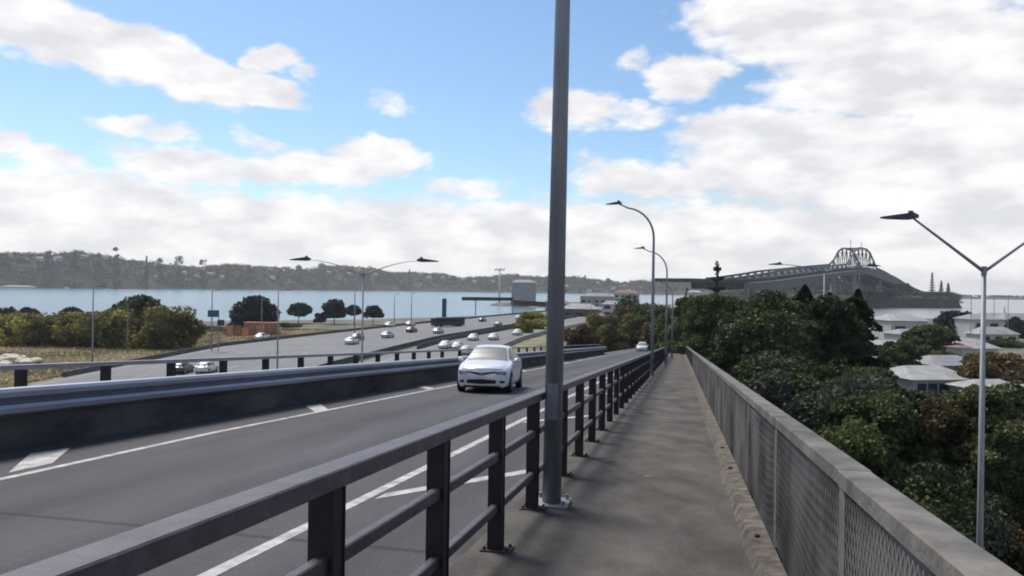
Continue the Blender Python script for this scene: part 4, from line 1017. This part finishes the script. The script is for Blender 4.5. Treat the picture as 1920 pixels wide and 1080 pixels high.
for i in range(len(us)-1):
    u0, u1 = us[i], us[i+1]; 
    P_ = [bp_(u0,dz(u0)-2.3,-13),bp_(u0,dz(u0)-2.3,13),bp_(u1,dz(u1)-2.3,13),bp_(u1,dz(u1)-2.3,-13),bp_(u0,dz(u0),-13),bp_(u0,dz(u0),13),bp_(u1,dz(u1),13),bp_(u1,dz(u1),-13)]
    mb.hexa(P_)
mb.build('deck', bd, t)
for sg in (1,-1):     # clip-on box girders, haunched over the piers
    mb = MB(); ring = []
    uu = [.17+i*.02 for i in range(59)]
    for u in uu:
        if u > 1.335: continue
        hn = 4.0+5.5*max(0, math.cos((u-.95)*math.pi/.42))**2 if u > .55 else 4.5+3.5*max(0,math.cos((u-.32)*math.pi/.3))**2
        z = dz(u)-2.4; ring.append([bp_(u,z,sg*15.5),bp_(u,z,sg*20),bp_(u,z-hn,sg*19),bp_(u,z-hn,sg*16)])
    o = 0
    for R_ in ring: mb.v += [tuple(p) for p in R_]
    for i in range(len(ring)-1):
        for k in range(4): a = i*4+k; b2 = i*4+(k+1)%4; mb.f.append((a,b2,b2+4,a+4))
    mb.build('box_girder', bg_, t)
for sg in (1,-1):
    mb = MB(); n_ = 34; uu = [.17+i*(1.15-.17)/n_ for i in range(n_+1)]
    def tp(u):
        e = 3.4
        if u > .735: e = max(e, lerp(AU,AZ,u))
        return dz(u)+e*min(1,max(.1,(u-.15)/.2))
    def bt(u): return dz(u)-6-(5 if .55<u<1.05 else 0)*abs(math.sin((u-.55)*math.pi/.25))
    for i in range(n_):
        u0,u1 = uu[i],uu[i+1]
        mb.bar(bp_(u0,tp(u0),sg*8),bp_(u1,tp(u1),sg*8),1.5,1.5)
        mb.bar(bp_(u0,bt(u0),sg*8),bp_(u1,bt(u1),sg*8),1.4,1.4)
        mb.bar(bp_(u0,bt(u0),sg*8),bp_(u0,tp(u0),sg*8),.8,.8,up=Vector((1,0,0)))
        mb.bar(bp_(u0,bt(u0),sg*8),bp_(u1,tp(u1),sg*8),.6,.6)
        mb.bar(bp_(u0,tp(u0),sg*8),bp_(u1,bt(u1),sg*8),.55,.55)
    mb.build('truss', bs, t)
mb = MB()
for i in range(8):
    u = .765+i*.019; mb.bar(bp_(u,dz(u)+lerp(AU,AZ,u),-8), bp_(u,dz(u)+lerp(AU,AZ,u),8), .6,.6)
mb.build('cross_bracing', bs, t)
for u in (.12,.22,.34,.47,.62,.76,.96,1.12):
    for sg in (-1,1):
        mb = MB(); top = dz(u)-6; 
        mb.bar(bp_(u,-2,sg*13),bp_(u,top,sg*10),3.2 if u > .3 else 1.8,3.2 if u > .3 else 1.8,up=Vector((0,1,0))); mb.build('pier', bp2, t)
for u in (.805,.885):
    q = bp_(u,dz(u)+20,0); mb = MB(); mb.tube([q,q+Vector((0,0,9))],.28,6); mb.build('mast', bs, t)
# headland under the far end
def headland(name, pts, z, mname, seed):
    mb = MB(); n = len(pts); r_ = random.Random(seed)
    cx = sum(p[0] for p in pts)/n; cy = sum(p[1] for p in pts)/n
    rings = []
    for sc, zz in ((1,-1),(.985,z*.35),(.96,z*.75),(.85,z),(.4,z*1.05)):
        rings.append([(cx+(x-cx)*sc+r_.uniform(-2,2), cy+(y-cy)*sc+r_.uniform(-2,2), zz*(1+r_.uniform(-.06,.06))) for x, y in pts])
    for R_ in rings: mb.v += R_
    for i in range(len(rings)-1):
        for k in range(n): a = i*n+k; b2 = i*n+(k+1)%n; mb.f.append((a,b2,b2+n,a+n))
    mb.f.append(tuple((len(rings)-1)*n+k for k in range(n)))
    return struct(mb.build(name, mname))
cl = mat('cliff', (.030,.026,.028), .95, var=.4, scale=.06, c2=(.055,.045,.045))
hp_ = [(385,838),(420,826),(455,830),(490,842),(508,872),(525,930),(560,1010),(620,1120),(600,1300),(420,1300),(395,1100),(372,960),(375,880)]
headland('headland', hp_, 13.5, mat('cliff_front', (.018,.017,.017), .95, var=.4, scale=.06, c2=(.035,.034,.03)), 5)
PX = [1330,1400,1480,1560,1610,1650,1690,1720]; PT = [550,545,533,522,517,516,537,556]
def ridge(px): 
    return at(px, lerp(PX,PT,px)+5, 1180)
mb = MB(); PP = list(range(1330,1721,10)); k = 6
for px in PP:
    q = ridge(px); H_ = max(3, q.z+2*math.sin(px*.21))
    for dy, f_ in ((-75,-.05),(-55,.35),(-25,.75),(0,1.0),(60,.95),(200,-.1)): mb.v.append((q.x*(1+dy/1180), 1180+dy, H_*f_))
for i in range(len(PP)-1):
    for j in range(k-1): a = i*k+j; mb.f.append((a,a+k,a+k+1,a+1))
struct(mb.build('headland', M['slope_shade']))  # slope raised and darkened to stand for the shaded underside of the bridge
r = np.random.default_rng(12); N_ = 1100; pxs = 1335+380*r.random(N_); dys = -70+110*r.random(N_)
rq = [ridge(p) for p in pxs]
zz = np.array([2.0+max(3,q.z)*lerp([-75,-55,-25,0,60],[0,.35,.75,1,.95],d) for q, d in zip(rq,dys)])
mass('headland_woods','dark bush on the slope raised to fill the shaded bridge underside', np.array([q.x for q in rq])*(1+dys/1180), 1180+dys, zz, 3+4*r.random(N_), leafmat('leaf_shade',(.006,.010,.010),(.020,.030,.024),.05,.05), 40, 1.5, 14)
r = np.random.default_rng(9); N_ = 900
cx, cy = 480, 1040
ths = r.random(N_)*2*math.pi; idx = r.integers(0,len(hp_),N_); fr = .6+.38*r.random(N_); q = np.array(hp_)[idx]*fr[:,None]+np.array([[cx,cy]])*(1-fr)[:,None]
q2 = np.array(hp_)[(idx+1)%len(hp_)]*fr[:,None]+np.array([[cx,cy]])*(1-fr)[:,None]; w_ = r.random(N_)[:,None]; q = q*(1-w_)+q2*w_
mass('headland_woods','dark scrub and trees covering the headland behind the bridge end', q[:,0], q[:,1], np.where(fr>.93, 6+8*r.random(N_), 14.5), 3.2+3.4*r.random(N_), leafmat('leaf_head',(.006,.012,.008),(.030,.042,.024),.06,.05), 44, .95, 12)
for px, tp_, W, lab in [(1748,512,7,'tallest pointed pine on the headland'),(1765,527,6,'shorter pine beside the tallest on the headland'),(1778,532,6,'outermost small pine on the headland'),(1697,532,16,'round tree where the bridge meets the headland')]:
    tree('headland_tree', lab, 'tree', px, tp_, 885, 12, W, 'norfolk' if W < 10 else 'round', 'navy', 1800, .9, .02)
# far right shore trees
N_ = 700; xx = 1250+3400*r.random(N_)
mass('far_shore_woods','low hazy wood on the distant shore at the right', xx, 2440+60*r.random(N_), np.full(N_,9.0), 5+6*r.random(N_), LM['navy'], 24, 2.6, 13, zs=.6)
# ------------------------------------------------------------------ marina buildings and boats
c = at(1683,640,205)
t = house('pale apartment block with a light flat roof beyond the grove', (c.x,c.y,2), 10, 10, at(1683,600,205).z-2, .1, 'a', 'w', None, True, 'apartment_block')
t = house('smaller pale block right of the apartment block', (at(1725,640,225).x,225,2), 7, 10, at(1725,622,225).z-2, .2, 'b', 'r', None, True, 'apartment_block')
t = house('low building with a big pale sloping roof and dark blue windows behind the near trees', (at(1728,690,102).x,102,2), 8.6, 8, 3.1, .18, 'b', 'w', None, False, 'pavilion')
for k in range(5):
    mb = MB(); mb.box((-3.1+1.55*k,-4.05,2.1), (.6,.06,.5)); mb.build('window', mat('win_blue',(.012,.02,.06),.3) if k == 0 else bpy.data.materials['win_blue'], t)
t = house('long low grey shed by the marina on the right', (at(1880,620,300).x,300,1.5), 32, 12, 5, .1, 'b', 'r')
t = house('white flat building behind the yellow-brown tree', (at(1800,676,160).x,160,2), 11, 8, 3.0, .15, 'a', 'w')
t = house('cream gable building left of the lamp pole', (at(1797,676,142).x,142,2), 2.6, 3, 4.2, .5, 'a', 'r2')
t = house('white low roof near the lower right behind the lamp', (at(1900,742,86).x,86,2), 9, 6, 2.6, .1, 'a', 'w')
for px, py, Y, w, d, h, wl, rf, lab in [(1832,630,232,9,8,6.5,'a','r','pale green-white block right of the dark round marina tree'),(1662,668,150,5,6,4,'a','w','small white roofed house at the grove edge'),
    (1768,690,122,8,7,3,'b','r','beige low house behind the white sloping roof'),(1700,655,180,7,7,4.5,'a','r','white house front among the trees below the apartment block'),(1905,632,280,16,8,5,'b','r','grey-roofed marina shed at the right edge'),
    (1850,722,95,6,5,2.6,'b','w','grey box-like building under the yellow-brown tree'),(1765,655,175,5,6,4,'a','w','white hut between the green tree and the boats'),(1860,650,215,12,5,3,'a','w','long white boat shed behind the lamp pole')]:
    g_ = at(px, py, Y); house(lab, (g_.x, Y, 2), w, d, h, .15, wl, rf)
for px, py, c_, lab in [(1826,704,'white','white car parked under the yellow-brown tree'),(1868,716,'silver','silver car parked right of the lamp pole'),(1898,726,'white','white car parked near the right picture edge'),(1806,735,'silver','silver car parked below the dark blue windows'),(1652,700,'white','white car parked beside the grove')]:
    g_ = gp(px, py, 2.02); dup(proto, g_, .9, lab, 'cars parked near the marina', swap={'body': P[c_], 'wing_mirror': P[c_]})
def make_boat(label, c, rz, L_=9, mast=0, group='moored boats in the marina'):
    t = thing('boat', label, 'boat', c, rz, group); mb = MB(); st = [(-.5,.30,.9),(-.3,.34,.85),(0,.36,.9),(.3,.24,1.05),(.5,.01,1.25)]
    for f_, w, h in st:
        w *= L_*.42; mb.v += [(-w,f_*L_,h),(-w*.7,f_*L_,-.2),(w*.7,f_*L_,-.2),(w,f_*L_,h)]
    for i in range(4):
        for k in range(4): a = i*4+k; b2 = i*4+(k+1)%4; mb.f.append((a,b2,b2+4,a+4))
    mb.f += [(3,2,1,0),(16,17,18,19)]
    mb.build('hull', M['white'], t)
    mb = MB(); mb.box((0,-.05*L_,1.45), (L_*.1,L_*.2,.55)); mb.build('cabin', M['white'], t, bevel=.12)
    mb = MB(); mb.box((0,-.05*L_,1.62), (L_*.103,L_*.17,.18)); mb.build('window', M['glass'], t)
    if mast: mb = MB(); mb.tube([(0,.05*L_,1),(0,.05*L_,mast)], [.12,.08], 6); mb.build('mast', M['galv_far'], t)
    return t
rr = random.Random(31)
bt0 = make_boat('white sailing boat with a tall mast, moored left of the lamp pole', gp(1823,662,.1), .5, 10, 15)
btm = make_boat('white motor boat moored in the marina row', gp(1862,660,.1), 1.3, 9, 0)
for px, py in [(1780,660),(1800,664),(1845,664),(1880,664),(1897,658),(1912,664),(1930,660),(1790,652)]:
    dup(btm, gp(px,py,.1), rr.uniform(.6,2.2), 'white motor boat moored in the marina row')
dup(bt0, gp(1893,655,.1), 1.1, 'white sailing boat with a tall mast, moored right of the lamp pole')
dup(bt0, gp(1866,640,.1), 1.4, 'white sailing boat with a tall mast, just behind the lamp pole')
for px, py in ((124,540),(201,543)): 
    dup(bt0, gp(px,py+1.2,.1), .9, 'tiny white yacht near the far shore, '+('left' if px < 150 else 'right')+' of two', 'yachts near the far shore', scale=(2,2,1.2))
mb = MB(); mb.add([(gp(1760,672,0).x,195,.9),(400,195,.9),(400,262,.9),(gp(1760,650,0).x,262,.9)],[(0,1,2,3)])
# dredger / beacon silhouette on the water right
q = gp(1880,607,0.1); t = thing('barge', 'small dark barge with a cabin out on the right water', 'barge', q)
mb = MB(); mb.box((0,0,.8), (9,2.5,.9)); mb.build('hull', hp['br'], t, bevel=.2)
mb = MB(); mb.box((1,0,3.0), (2.6,1.8,1.4)); mb.build('cabin', hp['br'], t)
mb = MB(); mb.tube([(1,0,4),(1,0,9)], .25, 6); mb.build('mast', hp['br'], t)
# ------------------------------------------------------------------ haze
hz = bpy.data.materials.new('haze'); hz.use_nodes = True; nt = hz.node_tree; nt.nodes.clear()
pv = nt.nodes.new('ShaderNodeVolumePrincipled'); pv.inputs['Density'].default_value = .00010; pv.inputs['Color'].default_value = (.94,.96,.99,1); pv.inputs['Anisotropy'].default_value = .3
mo = nt.nodes.new('ShaderNodeOutputMaterial'); nt.links.new(pv.outputs[0], mo.inputs['Volume'])
mb = MB(); mb.box((250,1800,38.5), (5400,2560,41)); o = mb.build('haze', hz); tag(o, kind='stuff', label='thin bluish haze over the whole harbour', cat='haze')
